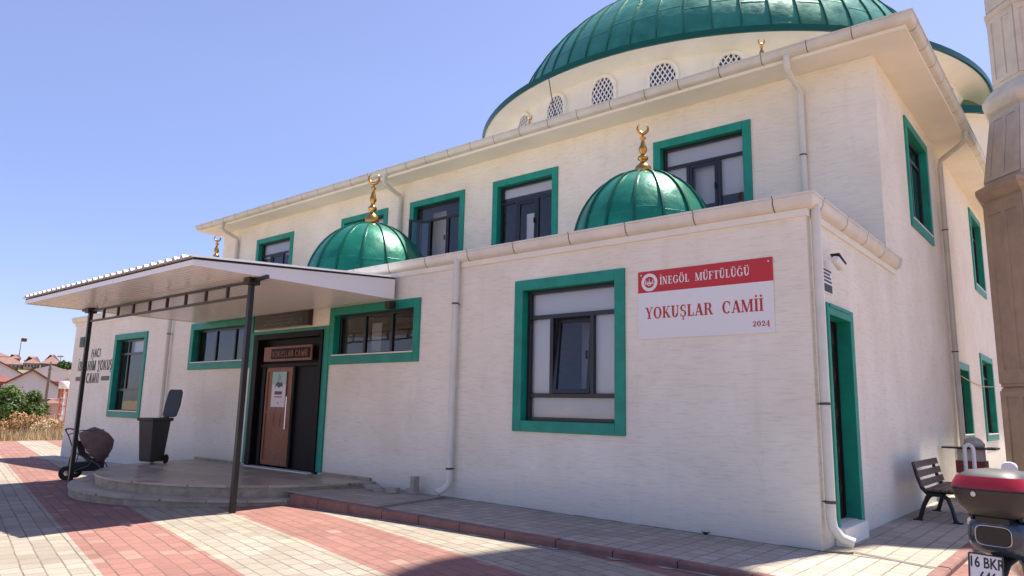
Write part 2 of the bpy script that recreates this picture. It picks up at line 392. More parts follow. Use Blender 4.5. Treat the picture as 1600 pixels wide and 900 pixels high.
def wall_cells(mb, fr, u0, u1, v0, v1, holes, th=0.26):
    """a wall as thick cells round its openings"""
    us = sorted({u0, u1, *[h[0] for h in holes], *[h[1] for h in holes]}); vs_ = sorted({v0, v1, *[h[2] for h in holes], *[h[3] for h in holes]})
    idx = {}
    def vert(u, v, w):
        k = (round(u, 4), round(v, 4), w)
        if k not in idx:
            mb.add([fr(u, w, v)], []); idx[k] = len(mb.v) - 1
        return idx[k]
    def face(q): mb.f.append(q); mb.m.append(mb.mi); mb.s.append(False)
    solid = {}
    for i in range(len(us) - 1):
        for j in range(len(vs_) - 1):
            cu, cv = (us[i] + us[i + 1]) / 2, (vs_[j] + vs_[j + 1]) / 2
            solid[i, j] = not any(h[0] < cu < h[1] and h[2] < cv < h[3] for h in holes)
    for (i, j), s in solid.items():
        if not s: continue
        a, b, c, d = us[i], us[i + 1], vs_[j], vs_[j + 1]
        face([vert(a, c, 0), vert(b, c, 0), vert(b, d, 0), vert(a, d, 0)])
        face([vert(a, c, -th), vert(a, d, -th), vert(b, d, -th), vert(b, c, -th)])
        for (di, dj, p, q) in ((-1, 0, (a, c), (a, d)), (1, 0, (b, c), (b, d)), (0, -1, (a, c), (b, c)), (0, 1, (a, d), (b, d))):
            if not solid.get((i + di, j + dj), False):
                face([vert(*p, 0), vert(*q, 0), vert(*q, -th), vert(*p, -th)])

# ------------------------------------------------------------------ ground
def zs(x, y=0): return -0.02 * max(0, min(6, -2 - y)) + interp(x, [-40, -20, -14, -11, -7.6, -5.2, -3, 0], [-0.48, -0.31, -0.215, -0.18, -0.125, -0.085, -0.07, -0.06])
def zw(x): return interp(x, [-8.2, -6, 0], [0.05, 0.045, 0.0])       # sidewalk
M['pavers'] = paver_material('striped_concrete_pavers', rad(12.5), 0.27, 0.1755, (0.275, 0.24, 0.192), (0.35, 0.307, 0.25), (0.085, 0.07, 0.055), True, red=(0.245, 0.122, 0.102))
M['slabs'] = paver_material('beige_sidewalk_pavers', rad(0), 0.2, 0.2, (0.35, 0.305, 0.25), (0.44, 0.385, 0.32), (0.12, 0.11, 0.1), False, 0.0, msize=0.01)

mb = MB()
xs = [-36 + i * 1.0 for i in range(67)]; ys = [-40, -20, -8, -5, -2, 10, 20, 40]
mb.add([(x, y, zs(x, y)) for x in xs for y in ys], [(i * 8 + j, (i + 1) * 8 + j, (i + 1) * 8 + j + 1, i * 8 + j + 1) for i in range(66) for j in range(7)])
struct(mb.build('plaza', M['pavers'], fix=False))
mb = MB()
mb.add([(-2500, -2500, -0.62), (2500, -2500, -0.62), (2500, 2500, -0.62), (-2500, 2500, -0.62)], [(0, 1, 2, 3)])
M['field'] = mat('dry_field_soil', (0.4, 0.3, 0.17), 0.95, noise=0.3, nscale=0.15)
struct(mb.build('ground', M['field'], fix=False))

mb = MB()          # paved sidewalk: front strip and side strip
xsw = [-8.0 + i * 0.5 for i in range(17)] + [0.27, 1.1]
k = len(xsw)
mb.add([(x, y, zw(x)) for x in xsw for y in (-1.62, 0.05)], [(i * 2, i * 2 + 2, i * 2 + 3, i * 2 + 1) for i in range(k - 1)])
mb.add([(-0.05, 0.05, 0), (1.1, 0.05, 0), (1.1, 30, 0), (-0.05, 30, 0)], [(0, 1, 2, 3)])
struct(mb.build('sidewalk', M['slabs'], fix=False))
mb = MB()          # strip of concrete along the wall left of the steps
mb.add([(-23.4, -0.7, -0.31), (-14.2, -0.7, -0.19), (-14.2, 0, -0.18), (-23.4, 0, -0.3), (-23.4, -0.7, -0.5), (-14.2, -0.7, -0.5)], [(0, 1, 2, 3), (4, 5, 1, 0)])
struct(mb.build('footpath', M['concrete'], fix=False))

mb = MB()          # kerb stones
def kerbstone(p, q, w, zt, zb):
    p, q = Vector(p), Vector(q); d = (q - p); n = Vector((-d.y, d.x)).normalized()
    g = d.normalized() * 0.006; p2, q2 = p + g, q - g
    j = [random.uniform(-0.006, 0.006) for _ in range(2)]
    c = 0.02
    pr = [(0, -0.6), (0, 0 - c), (c, 0), (w, 0), (w, -0.6)]
    rings = []
    for e, z in ((p2, zt[0] + j[0]), (q2, zt[1] + j[1])):
        rings.append([(e.x + n.x * a, e.y + n.y * a, z + b) for a, b in pr])
    mb.loft(rings)
x = -7.6
while x < 0.9:
    x2 = min(x + 0.75, 0.95); kerbstone((x, -1.74), (x2, -1.74), 0.12, (zw(x) + .005, zw(x2) + .005), 0); x = x2
pts = [(0.95 + 0.27 * math.sin(t), -1.74 + 0.27 * (1 - math.cos(t))) for t in [i * PI / 8 for i in range(5)]]
for a, b in zip(pts, pts[1:]): kerbstone(a, b, 0.12, (.005, .005), 0)
y = -1.47
while y < 25: kerbstone((1.22, y), (1.22, y + 0.75), 0.12, (.005, .005), 0); y += 0.75
struct(mb.build('kerb', M['kerb'], bevel=0.006))
mb = MB()          # cement channels that lead the rain pipes to the kerb
def strip(a, b, w, za, zb):
    a, b = Vector(a), Vector(b); n = Vector((-(b - a).y, (b - a).x)).normalized() * w / 2
    mb.add([(a.x + n.x, a.y + n.y, za), (a.x - n.x, a.y - n.y, za), (b.x - n.x, b.y - n.y, zb), (b.x + n.x, b.y + n.y, zb)], [(0, 1, 2, 3)])
strip((-5.75, -0.12), (-5.55, -1.61), 0.16, zw(-5.7) + .004, zw(-5.55) + .004)
strip((0.26, 0.2), (1.09, -0.1), 0.1, 0.004, 0.004)
struct(mb.build('drain_channel', M['channel'], fix=False))

def ragged(name, x0, x1, y, zf, w, side, matn, gaps):
    rs_ = random.Random(5); m = MB(); x = x0
    while x < x1:
        L = rs_.uniform(.25, 1.1); n = 8; xs2 = [x + L * i / n for i in range(n + 1)]
        far = [y + side * (w * rs_.uniform(.15, 1.0) if 0 < i < n else .002) for i in range(n + 1)]
        m.add([(a, y, zf(a) + .003) for a in xs2] + [(a, b, zf(a) + .003) for a, b in zip(xs2, far)], [(i, i + 1, n + 2 + i, n + 1 + i) for i in range(n)])
        x += L + rs_.uniform(0, gaps)
    o = m.build(name, matn, fix=False); return struct(o)
M['soil'] = mat('dark_joint_soil', (.06, .052, .04), .95, noise=.4, nscale=30)
M['mortar'] = mat('grey_mortar_splash', (.34, .31, .28), .95, noise=.25, nscale=14, bump=.4)
ragged('soil', -7.3, 0.0, -.001, zw, .035, -1, M['soil'], .5)
ragged('mortar', -7.3, .95, -1.742, lambda x: zs(x) + .002, .09, -1, M['mortar'], .3)
# ------------------------------------------------------------------ the mosque
D = 4.02            # the upper block stands back this far
TOP = 3.9           # lower wall height
UTOP = 7.55
XL, XU = -22.95, -21.65
mosque = thing('mosque', 'white two storey mosque with green domes and green framed windows', 'mosque')

winF = {'BW': (-4.45, -2.47, 1.137, 3.444), 'RW': (-9.25, -6.62, 2.25, 3.38), 'RL': (-15.05, -12.1, 2.25, 3.4), 'LW': (-19.7, -17.54, 1.0, 3.36)}
door = (-12.1, -9.22, 0.16, 3.03)
winU = {'U1': (-4.19, -2.15, 4.75, 6.94), 'U2': (-8.59, -6.62, 4.75, 6.95), 'U3': (-11.6, -9.55, 4.75, 6.95), 'U4': (-14.64, -12.53, 4.75, 6.97), 'U5': (-19.34, -17.16, 4.75, 6.97)}
winS = {'SW1': (6.14, 8.28, 5.02, 7.2), 'SW2': (14.07, 16.2, 4.95, 7.25), 'SW3': (10.0, 11.6, 0.95, 2.75), 'SW4': (13.75, 16.1, 0.92, 3.2)}
BWID = 0.15
def inner(r, b=BWID): return (r[0] + b, r[1] - b, r[2] + b, r[3] - b)

mb = MB()
holes = [inner(r) for r in winF.values()] + [(door[0] + .12, door[1] - .15, -0.4, door[3] - .12)]
wall_cells(mb, F(0), XL, 0.0, -0.5, TOP, holes)
mb.build('lower_wall', M['plaster'], mosque)
mb = MB()
sdoor = (0.5, 1.62, 0.2, 2.83)
wall_cells(mb, S(0), 0.26, 26, -0.5, TOP, [inner(winS['SW3']), inner(winS['SW4']), (sdoor[0] + .1, sdoor[1] - .13, 0.2, sdoor[3] - .12)])
wall_cells(mb, S(0), D, 26, TOP, UTOP, [inner(winS['SW1']), inner(winS['SW2'])])
mb.build('side_wall', M['plaster'], mosque)
mb = MB()
wall_cells(mb, F(D), XU, -0.26, 0.0, UTOP, [inner(r) for r in winU.values()])
mb.build('upper_wall', M['plaster'], mosque)
mb = MB()
mb.box(XL, XL + .26, 0.26, D, -0.5, TOP); mb.box(XL + .26, XU + .1, D - .26, D - .01, -0.5, TOP); mb.box(XU, XU + .26, D + .26, 26, -0.5, UTOP); mb.box(XU, 0, 26, 26.26, -0.5, UTOP)
mb.build('rear_wall', M['plaster'], mosque)
mb = MB()
mb.box(XL, -0.005, 0.005, D - .005, TOP + .002, TOP + 0.1)
mb.build('lower_roof', M['roof'], mosque)
# upper roof: soffit slab, fascia and low hipped sheets
OV = 0.62
mb = MB(); mb.box(XU - OV, OV, D - OV, 26 + OV, UTOP + .002, UTOP + .1)
mb.build('soffit', M['soffit'], mosque)
mb = MB()
a, b, c, d = (XU - OV, D - OV), (OV, D - OV), (OV, 26 + OV), (XU - OV, 26 + OV)
e, f_, g_, h_ = (XU + 7, D + 7), (-7, D + 7), (-7, 19), (XU + 7, 19)
mb.add([(*p, UTOP + .1) for p in (a, b, c, d)] + [(*p, 8.5) for p in (e, f_, g_, h_)], [(0, 1, 5, 4), (1, 2, 6, 5), (2, 3, 7, 6), (3, 0, 4, 7), (4, 5, 6, 7)])
mb.build('upper_roof', M['roof'], mosque)

# gutters: ogee profile swept along the eaves, with dark straps
GP = [(0, -0.17), (0.05, -0.17), (0.085, -0.15), (0.12, -0.1), (0.125, -0.03), (0.14, -0.025), (0.14, 0.0), (0.115, 0.0), (0.11, -0.03), (0.1, -0.08), (0, -0.1)]
def gutter(name, corners, z, step, matn, seg_phase=0.3):
    """corners: plan polyline; profile offset lies to the right-hand side of travel"""
    mb = MB()
    P = [Vector(c) for c in corners]
    dirs = [(P[i + 1] - P[i]).normalized() for i in range(len(P) - 1)]
    rings = []
    for i, p in enumerate(P):
        if i == 0: n = Vector((dirs[0].y, -dirs[0].x)); sc = 1
        elif i == len(P) - 1: n = Vector((dirs[-1].y, -dirs[-1].x)); sc = 1
        else:
            n1 = Vector((dirs[i - 1].y, -dirs[i - 1].x)); n2 = Vector((dirs[i].y, -dirs[i].x)); n = (n1 + n2).normalized(); sc = 1 / n.dot(n1)
        rings.append([(p.x + n.x * a * sc, p.y + n.y * a * sc, z + b) for a, b in GP])
    mb.loft(rings)
    mb.mi = 1
    SP = GP[:7]
    for i, d in enumerate(dirs):
        L = (P[i + 1] - P[i]).length; n = Vector((d.y, -d.x)); t = seg_phase
        while t < L:
            c = P[i] + d * t; rr = []
            jt = random.uniform(-.05, .05)
            for s in (-0.006, 0.006):
                q = c + d * (s + jt)
                rr.append([(q.x + n.x * (a + 0.004), q.y + n.y * (a + 0.004), z + b + (-0.004 if b < -.1 else 0.004)) for a, b in SP])
            mb.loft(rr, cap=False)
            t += step
    return mb.build(name, [M[matn], M['strap']], mosque, smooth=50)
gutter('gutter', [(XL - 0.1, -0.005), (0.005, -0.005), (0.005, 4.5)], 4.06, 1.02, 'gutter')
gutter('gutter', [(XU - OV, 26), (XU - OV, D - OV), (OV, D - OV), (OV, 26)], 7.78, 0.78, 'gutter_up')
mb = MB()         # moulding below the lower gutter
mb.box(XL - .03, 0.03, -0.035, 0, TOP - .1, TOP - 0.012); mb.box(0, 0.03, 0.0, 4.45, TOP - .1, TOP - 0.012)
mb.build('eaves_moulding', M['cream'], mosque)

# windows ------------------------------------------------------------
def window(fr, r, hb=(), vb=(), sash=None, blinds=(), sill=False, bw=BWID, label=None, tilt=0.0, stuff=None, wide_open=False):
    """hb: (v, u0, u1) bars, vb: (u, v0, v1) bars in fractions of the opening; sash: fraction rect; blinds: fraction rects"""
    u0, u1, v0, v1 = r; a, b, c, d = inner(r, bw)
    m = MB()                                   # green surround, with its reveal
    ins = 0.012
    P = 0.035
    fbox(m, fr, u0, a + ins, -0.16, P, v0, v1); fbox(m, fr, b - ins, u1, -0.16, P, v0, v1)
    fbox(m, fr, a + ins, b - ins, -0.16, P, d - ins, v1); fbox(m, fr, a + ins, b - ins, -0.16, P, v0, c + ins)
    w = m.build('window', M['green'], mosque, bevel=0.008)
    if label: w['label'] = label
    a, b, c, d = a + ins, b - ins, c + ins, d - ins
    W, H = b - a, d - c; t = 0.055
    U = lambda x: a + x * W
    V = lambda y: c + y * H
    m = MB()
    k0, k1 = -0.175, -0.105
    fbox(m, fr, a, a + t, k0, k1, c, d); fbox(m, fr, b - t, b, k0, k1, c, d)
    fbox(m, fr, a + t, b - t, k0, k1, c, c + t); fbox(m, fr, a + t, b - t, k0, k1, d - t, d)
    for y, x0, x1 in hb: fbox(m, fr, U(x0) + .001, U(x1) - .001, k0 + .004, k1 - .004, V(y) - .032, V(y) + .032)
    for x, y0, y1 in vb: fbox(m, fr, U(x) - .032, U(x) + .032, k0 + .002, k1 - .002, V(y0) + .001, V(y1) - .001)
    m.build('window_frame', M['frame'], w, bevel=0.006)
    m = MB()                                   # glass, one sheet per light, without the sash opening
    cells = [(0, 1, 0, 1)] if not sash else [(0, sash[0], 0, 1), (sash[1], 1, 0, 1), (sash[0], sash[1], 0, sash[2]), (sash[0], sash[1], sash[3], 1)]
    for x0, x1, y0, y1 in cells:
        if x1 - x0 < .01 or y1 - y0 < .01: continue
        m.add([fr(U(x0), -0.14, V(y0)), fr(U(x1), -0.14, V(y0)), fr(U(x1), -0.14, V(y1)), fr(U(x0), -0.14, V(y1))], [(0, 1, 2, 3)])
    m.build('window_pane', M['glass'], w, fix=False)
    if sash:
        x0, x1, y0, y1 = U(sash[0]) + .035, U(sash[1]) - .035, V(sash[2]) + .035, V(sash[3]) - .035
        h = y1 - y0; wd = x1 - x0
        if wide_open: fr2 = lambda u, q, v: fr(x0 + (u - x0) * math.cos(tilt) - 0 * q, -0.12 + (u - x0) * math.sin(tilt) + q, v)
        else: fr2 = lambda u, q, v: fr(u, -0.125 + q - (v - y0) * math.tan(tilt), v)
        m = MB(); s = 0.06
        def sb(ua, ub, va, vb_, q0, q1):
            P8 = [fr2(ua, q0, va), fr2(ub, q0, va), fr2(ub, q0, vb_), fr2(ua, q0, vb_), fr2(ua, q1, va), fr2(ub, q1, va), fr2(ub, q1, vb_), fr2(ua, q1, vb_)]
            m.add(P8, [(0, 1, 2, 3), (4, 5, 6, 7), (0, 1, 5, 4), (1, 2, 6, 5), (2, 3, 7, 6), (3, 0, 4, 7)])
        for q in ((x0, x0 + s, y0, y1), (x1 - s, x1, y0, y1), (x0 + s, x1 - s, y0, y0 + s), (x0 + s, x1 - s, y1 - s, y1)): sb(*q, -0.03, 0.03)
        m.build('window_sash', M['frame'], w, bevel=0.005)
        m = MB(); m.add([fr2(x0 + s, 0, y0 + s), fr2(x1 - s, 0, y0 + s), fr2(x1 - s, 0, y1 - s), fr2(x0 + s, 0, y1 - s)], [(0, 1, 2, 3)])
        m.build('sash_pane', M['glass'], w, fix=False)
        m = MB(); q = sash[1] * W + a
        fbox(m, fr, x1 - s + .012, x1 - s + .035, -0.09, -0.06, (y0 + y1) / 2 - .07, (y0 + y1) / 2 + .05)
        m.build('window_handle', M['frame'], w)
    for x0, x1, y0, y1, dp in blinds:
        m = MB(); fbox(m, fr, U(x0) + .01, U(x1) - .01, -0.2 - dp - .004, -0.2 - dp, V(y0), V(y1)); m.build('roller_blind', M['blind'], w)
    if sill:
        m = MB(); fbox(m, fr, a - .02, b + .02, -0.16, P + .012, c + .002, c + .028); m.build('window_sill', M['marble'], w, bevel=0.004)
    return w

full = lambda y: (y, 0, 1)
window(F(0), winF['BW'], [full(.79), full(.19)], [(.28, .19, .79), (.72, .19, .79)], (.28, .72, .19, .79), [(0, 1, .79, 1, 0), (0, 1, 0, .19, 0), (0, .28, .19, .79, 0), (.72, 1, .19, .79, 0), (.2, .9, .1, .79, .9)], tilt=rad(6), label='large window with frosted panes and a tilted middle sash')
window(F(0), winF['RW'], [], [(.34, 0, 1), (.68, 0, 1)], None, [(.06, .2, .0, .9, .6)], sill=True, label='low wide window beside the entrance door')
window(F(0), winF['RL'], [], [(.34, 0, 1), (.68, 0, 1)], None, [], sill=True)
window(F(0), winF['LW'], [full(.8), full(.3)], [(.3, .3, 1)], None, [(.3, 1, .8, 1, 0.05), (.5, .6, .3, .7, .6)], sill=True, label='tall dark window near the black wall lettering')
up_h = [full(.78), full(.2)]; up_v = [(.31, .2, .78), (.69, .2, .78)]
window(F(D), winU['U1'], up_h, up_v, (.31, .69, .2, .78), [(0, 1, .79, 1, 0), (0, .31, .0, .79, 0), (.69, 1, .38, .79, 0), (.34, .66, .34, .8, .12)], tilt=rad(1), label='upper window with white roller blinds')
window(F(D), winU['U2'], up_h, up_v, (.31, .69, .2, .78), [(0, 1, .86, 1, 0), (.4, .64, .22, .62, .1), (.38, .8, .0, .2, .1)], tilt=rad(1), label='upper window with a narrow blind and papers behind the glass')
window(F(D), winU['U3'], up_h, up_v, (.31, .69, .2, .78), [(0, .31, 0, 1, .5)], tilt=rad(125), wide_open=True, label='upper window with one sash swung open')
window(F(D), winU['U4'], up_h, up_v, None, [(0.4, 1, .7, 1, 0)])
window(F(D), winU['U5'], up_h, up_v, (.31, .69, .2, .78), [(0, 1, .74, 1, 0)], tilt=rad(2))
for k in ('SW1', 'SW2', 'SW3', 'SW4'):
    window(S(0), winS[k], [full(.78)], [(.5, 0, .78)], None, [], sill=True)

# entrance door -------------------------------------------------------
m = MB(); fr = F(0)
d0, d1, e0, e1 = door
fbox(m, fr, d1 - .17, d1 - .002, -0.16, 0.045, e0 + .02, e1); fbox(m, fr, d0 + .002, d0 + .14, -0.16, 0.045, e0 + .02, e1)
fbox(m, fr, d0 + .14, d1 - .17, -0.16, 0.045, e1 - .13, e1)
dr = m.build('entrance_door', M['green'], mosque, bevel=0.008)
dr['label'] = 'main entrance with a carved brown leaf in a black frame and green surround'
m = MB()
x0, x1, z1 = d0 + .14, d1 - .17, e1 - .13
fbox(m, fr, x0, x0 + .2, -0.15, 0.075, e0, z1 + .06); fbox(m, fr, x1 - .08, x1, -0.15, 0.075, e0, z1 + .06)
fbox(m, fr, x0 + .2, x1 - .08, -0.15, 0.075, z1 - .06, z1 + .06)
fbox(m, fr, x0 + .2, x1 - .08, -0.13, 0.0, 2.24, 2.32)
fbox(m, fr, -10.46, -10.38, -0.13, 0.0, e0, 2.24)
fbox(m, fr, -11.62, -11.5, -0.13, 0.0, e0, 2.24)
m.build('door_frame', M['darkdoor'], dr, bevel=0.01)
m = MB(); fbox(m, fr, -10.38, x1 - .08, -0.12, -0.06, e0, 2.24); fbox(m, fr, -11.75, -11.62, -0.12, -0.06, e0, 2.24); fbox(m, fr, x0 + .2, x1 - .08, -0.125, -0.1, 2.32, z1 - .06)
m.build('door_panel', M['darkdoor'], dr)
m = MB()                                        # carved leaf: raised borders, star field and grooves
fbox(m, fr, -11.5, -10.46, -0.1, -0.04, 0.2, 2.24)
fbox(m, fr, -11.47, -11.41, -0.04, -0.02, 0.24, 2.2); fbox(m, fr, -10.55, -10.49, -0.04, -0.02, 0.24, 2.2)
fbox(m, fr, -11.41, -10.55, -0.04, -0.02, 0.24, 0.3); fbox(m, fr, -11.41, -10.55, -0.04, -0.02, 1.27, 1.31); fbox(m, fr, -11.41, -10.55, -0.04, -0.02, 2.14, 2.2)
for i in range(13):
    z = 0.34 + i * 0.07
    for j in range(6):
        u = -11.32 + j * 0.135 + (0.03 if i % 2 else 0)
        c = fr(u, -0.039, z); m.rbox(c, (0.1, 0.006, 0.016), Matrix.Rotation(rad(24 if (i + j) % 2 else -24), 3, 'Y'))
for i in range(5):
    for s in (-1, 1): m.rbox(fr(-10.98 + s * .12, -0.039, 1.06 + i * 0.035), (0.016, 0.006, 0.18), Matrix.Rotation(rad(18 * s), 3, 'Y'))
m.build('door_leaf', M['copper'], dr)
m = MB(); m.tube([fr(-10.57, 0.03, 0.95), fr(-10.57, 0.03, 1.62)], 0.014, 8); m.bar(fr(-10.57, -.04, 1.02), fr(-10.57, .03, 1.02), .014); m.bar(fr(-10.57, -.04, 1.55), fr(-10.57, .03, 1.55), .014)
m.build('door_handle', M['steel'], dr, smooth=40)
m = MB()                                        # carved wooden name board over the door
fbox(m, fr, -11.55, -9.78, 0.0, 0.04, 2.36, 2.68)
bs = m.build('name_board', M['copper'], dr, bevel=0.01)
m = MB(); fbox(m, fr, -11.25, -9.82, 0.04, 0.048, 2.41, 2.63)
m.build('name_panel', M['darkdoor'], dr)
m = MB()                                        # white sill in front of the door
fbox(m, fr, d0 + .3, d1 - .25, -0.02, 0.16, 0.142, 0.16)
m.build('door_sill', M['marble'], dr)

# side door -----------------------------------------------------------
m = MB(); fr = S(0); s0, s1, t0, t1 = sdoor
fbox(m, fr, s1 - .14, s1, -0.2, 0.05, 0.02, t1); fbox(m, fr, s0, s0 + .08, -0.2, 0.05, 0.02, t1); fbox(m, fr, s0 + .08, s1 - .14, -0.2, 0.05, t1 - .14, t1)
fbox(m, fr, s0 + .08, s1 - .14, 0.05, 0.062, t1 - .05, t1 - .004)
sd = m.build('side_door', M['green'], mosque, bevel=0.006); sd['label'] = 'dark side door in a green surround above a concrete sill'
m = MB(); fbox(m, fr, s0 + .08, s1 - .14, -0.22, -0.14, 0.2, t1 - .14)
m.build('door_leaf', M['darkdoor'], sd)
m = MB()                                        # wrought scrolls on the leaf
for i in range(5):
    for j in range(2):
        cu, cv = s0 + .3 + j * .36, .55 + i * .46
        P = [fr(cu + .13 * math.cos(t) * (1 - t / 14), -0.125, cv + .17 * math.sin(t) * (1 - t / 14)) for t in [q * .5 for q in range(22)]]
        m.tube(P, .009, 5)
for u in (s0 + .12, s0 + .48, s1 - .2): m.bar(fr(u, -.125, .24), fr(u, -.125, t1 - .17), .02)
m.build('door_grille', M['black'], sd)
m = MB(); fbox(m, fr, s0 - .02, s1 - .16, 0.0, 0.13, -0.05, 0.195); m.build('door_sill', M['cream'], sd, bevel=0.02)

# downpipes -----------------------------------------------------------
def downpipe(path, r, brackets, shoe=True, label=None, wallpt=None, grey=False):
    m = MB(); m.tube(path, r, 12)
    p = m.build('downpipe', M['gutter_up'] if grey else M['pipe'], mosque, smooth=50)
    if label: p['label'] = label
    for c, h in brackets:
        m = MB(); m.lathe([(r + .001, -h), (r + .006, -h), (r + .006, h), (r + .001, h)], c, 14)
        if wallpt: m.bar(c, (c[0] + wallpt[0], c[1] + wallpt[1], c[2]), .02, .012)
        m.build('pipe_bracket', M['strap'], p)
    return p
downpipe([(-5.68, -.1, 3.93), (-5.68, -.1, 0.32), (-5.69, -.12, .24), (-5.72, -.2, .17), (-5.76, -.3, .13)], .054, [((-5.68, -.1, 3.18), .014), ((-5.68, -.1, .5), .016)], wallpt=(0, .1), label='white rain pipe on the front wall right of the entrance')
downpipe([(.085, .1, 3.93), (.085, .1, .34), (.1, .1, .24), (.18, .12, .14), (.3, .15, .1)], .056, [((.085, .1, 1.6), .014), ((.085, .1, .52), .016)], wallpt=(-.09, 0), label='white rain pipe at the corner beside the side door')
downpipe([(-16.1, -.1, 3.93), (-16.1, -.1, -.15)], .05, [((-16.1, -.1, 3.2), .014)], wallpt=(0, .1), grey=True)
for x, xe in ((-1.22, -1.2), (-11.95, -11.95), (-20.55, -20.55)):
    downpipe([(x, D - OV - .05, 7.64), (x, D - OV - .05, 7.42), (x, D - OV + .03, 7.36), (xe, D - .12, 7.2), (xe, D - .08, 7.1), (xe, D - .08, 4.05)], .058, [((xe, D - .08, 6.0), .012)], wallpt=(0, .08), grey=x < -2)
downpipe([(OV + .05, 8.95, 7.64), (OV + .05, 8.95, 7.45), (.5, 9.1, 7.36), (.12, 9.35, 7.2), (.085, 9.4, 7.1), (.085, 9.4, 0.1)], .055, [((.085, 9.4, 5.6), .012), ((.085, 9.4, 2.9), .012)], wallpt=(-.08, 0), grey=True)

# domes ---------------------------------------------------------------
def dome_mesh(mb, c, a, h, nrib, rows, ribw, ribh, f1=PI / 2, seg=4, a0=0, a1=2 * PI, seam_rows=()):
    mb.mi = 0; mb.sm = True
    prof = [(a * math.cos(f1 * i / rows), h * math.sin(f1 * i / rows)) for i in range(rows + 1)]
    mb.lathe(prof, c, nrib * seg, a0, a1)
    mb.mi = 1
    def P(t, f, e):
        r = (a + e) * math.cos(f); return Vector((c[0] + r * math.cos(t), c[1] + r * math.sin(t), c[2] + (h + e) * math.sin(f)))
    for k in range(nrib):
        t = a0 + (a1 - a0) * k / nrib; rr = []
        for i in range(rows + 1):
            f = f1 * i / rows * 0.985; dt = min(ribw / max(a * math.cos(f), .05), 0.3)
            rr.append([P(t - dt, f, -.01), P(t - dt * .7, f, ribh), P(t + dt * .7, f, ribh), P(t + dt, f, -.01)])
        mb.loft(rr, cap=False)
    mb.mi = 0
    for k in range(nrib):                      # lapped horizontal seams, staggered from panel to panel
        t = a0 + (a1 - a0) * k / nrib; dt = (a1 - a0) / nrib
        for q, fr_ in enumerate(seam_rows):
            f = fr_ + (0.02 if k % 2 else -0.015) + random.uniform(-.006, .006); rr = []
            for i in range(4):
                tt = t + dt * (.03 + .94 * i / 3)
                rr.append([P(tt, f - .05 / a, .001), P(tt, f, 0.006), P(tt, f + .005, 0.0)])
            mb.loft(rr, cap=False)

def finial(parent, c, h, r, face=0.0):
    """gold alem: bulbs on a stem and a crescent open upwards"""
    m = MB()
    pr = [(.62, 0), (.95, .03), (1, .1), (.86, .17), (.42, .225), (.3, .25), (.34, .27), (.6, .3), (.62, .335), (.36, .37), (.24, .395), (.3, .42), (.48, .46), (.5, .5), (.36, .56), (.2, .63), (.17, .66), (.36, .69), (.38, .705), (.14, .73), (.1, .78), (.02, .8)]
    m.lathe([(a * r, b * h) for a, b in pr], c, 18)
    R = .095 * h; cz = c[2] + .885 * h; pts = []; rs = []
    for i in range(21):
        t = rad(-90) + rad(148) * (i / 10 - 1); pts.append((c[0] + R * math.cos(t) * math.cos(face), c[1] + R * math.cos(t) * math.sin(face), cz + R * math.sin(t)))
        rs.append(max(.003, .030 * h * math.sin(PI * (i + .5) / 21)))
    m.tube(pts, rs, 8)
    return m.build('finial', M['gold'], parent, smooth=60)

CX, CY, CZ = -7.682, 14.956, 10.98
DR = 7.72
m = MB(); dome_mesh(m, (CX, CY, CZ), 7.32, 5.2, 60, 24, 0.02, 0.04, PI / 2 * .985, 3, seam_rows=(0.12, .31, .5, .69, .9))
main = m.build('main_dome', [M['dome_main'], M['seam_main']], mosque, smooth=30, fix=False)
m = MB(); m.sm = True
m.lathe([(7.25, CZ + .06), (8.4, CZ + .02), (8.44, CZ), (8.44, CZ - .16), (8.38, CZ - .16), (8.36, CZ - .13)], (CX, CY, 0), 120)
m.build('dome_rim', M['rim'], main, smooth=30)
m = MB(); m.lathe([(8.37, CZ - .13), (8.1, CZ - .15), (7.85, CZ - .2), (DR, CZ - .28), (DR, 7.6)], (CX, CY, 0), 120)
drum = m.build('drum', M['cream'], main, smooth=30)
finial(main, (CX, CY, CZ + 5.15), 2.4, .4)

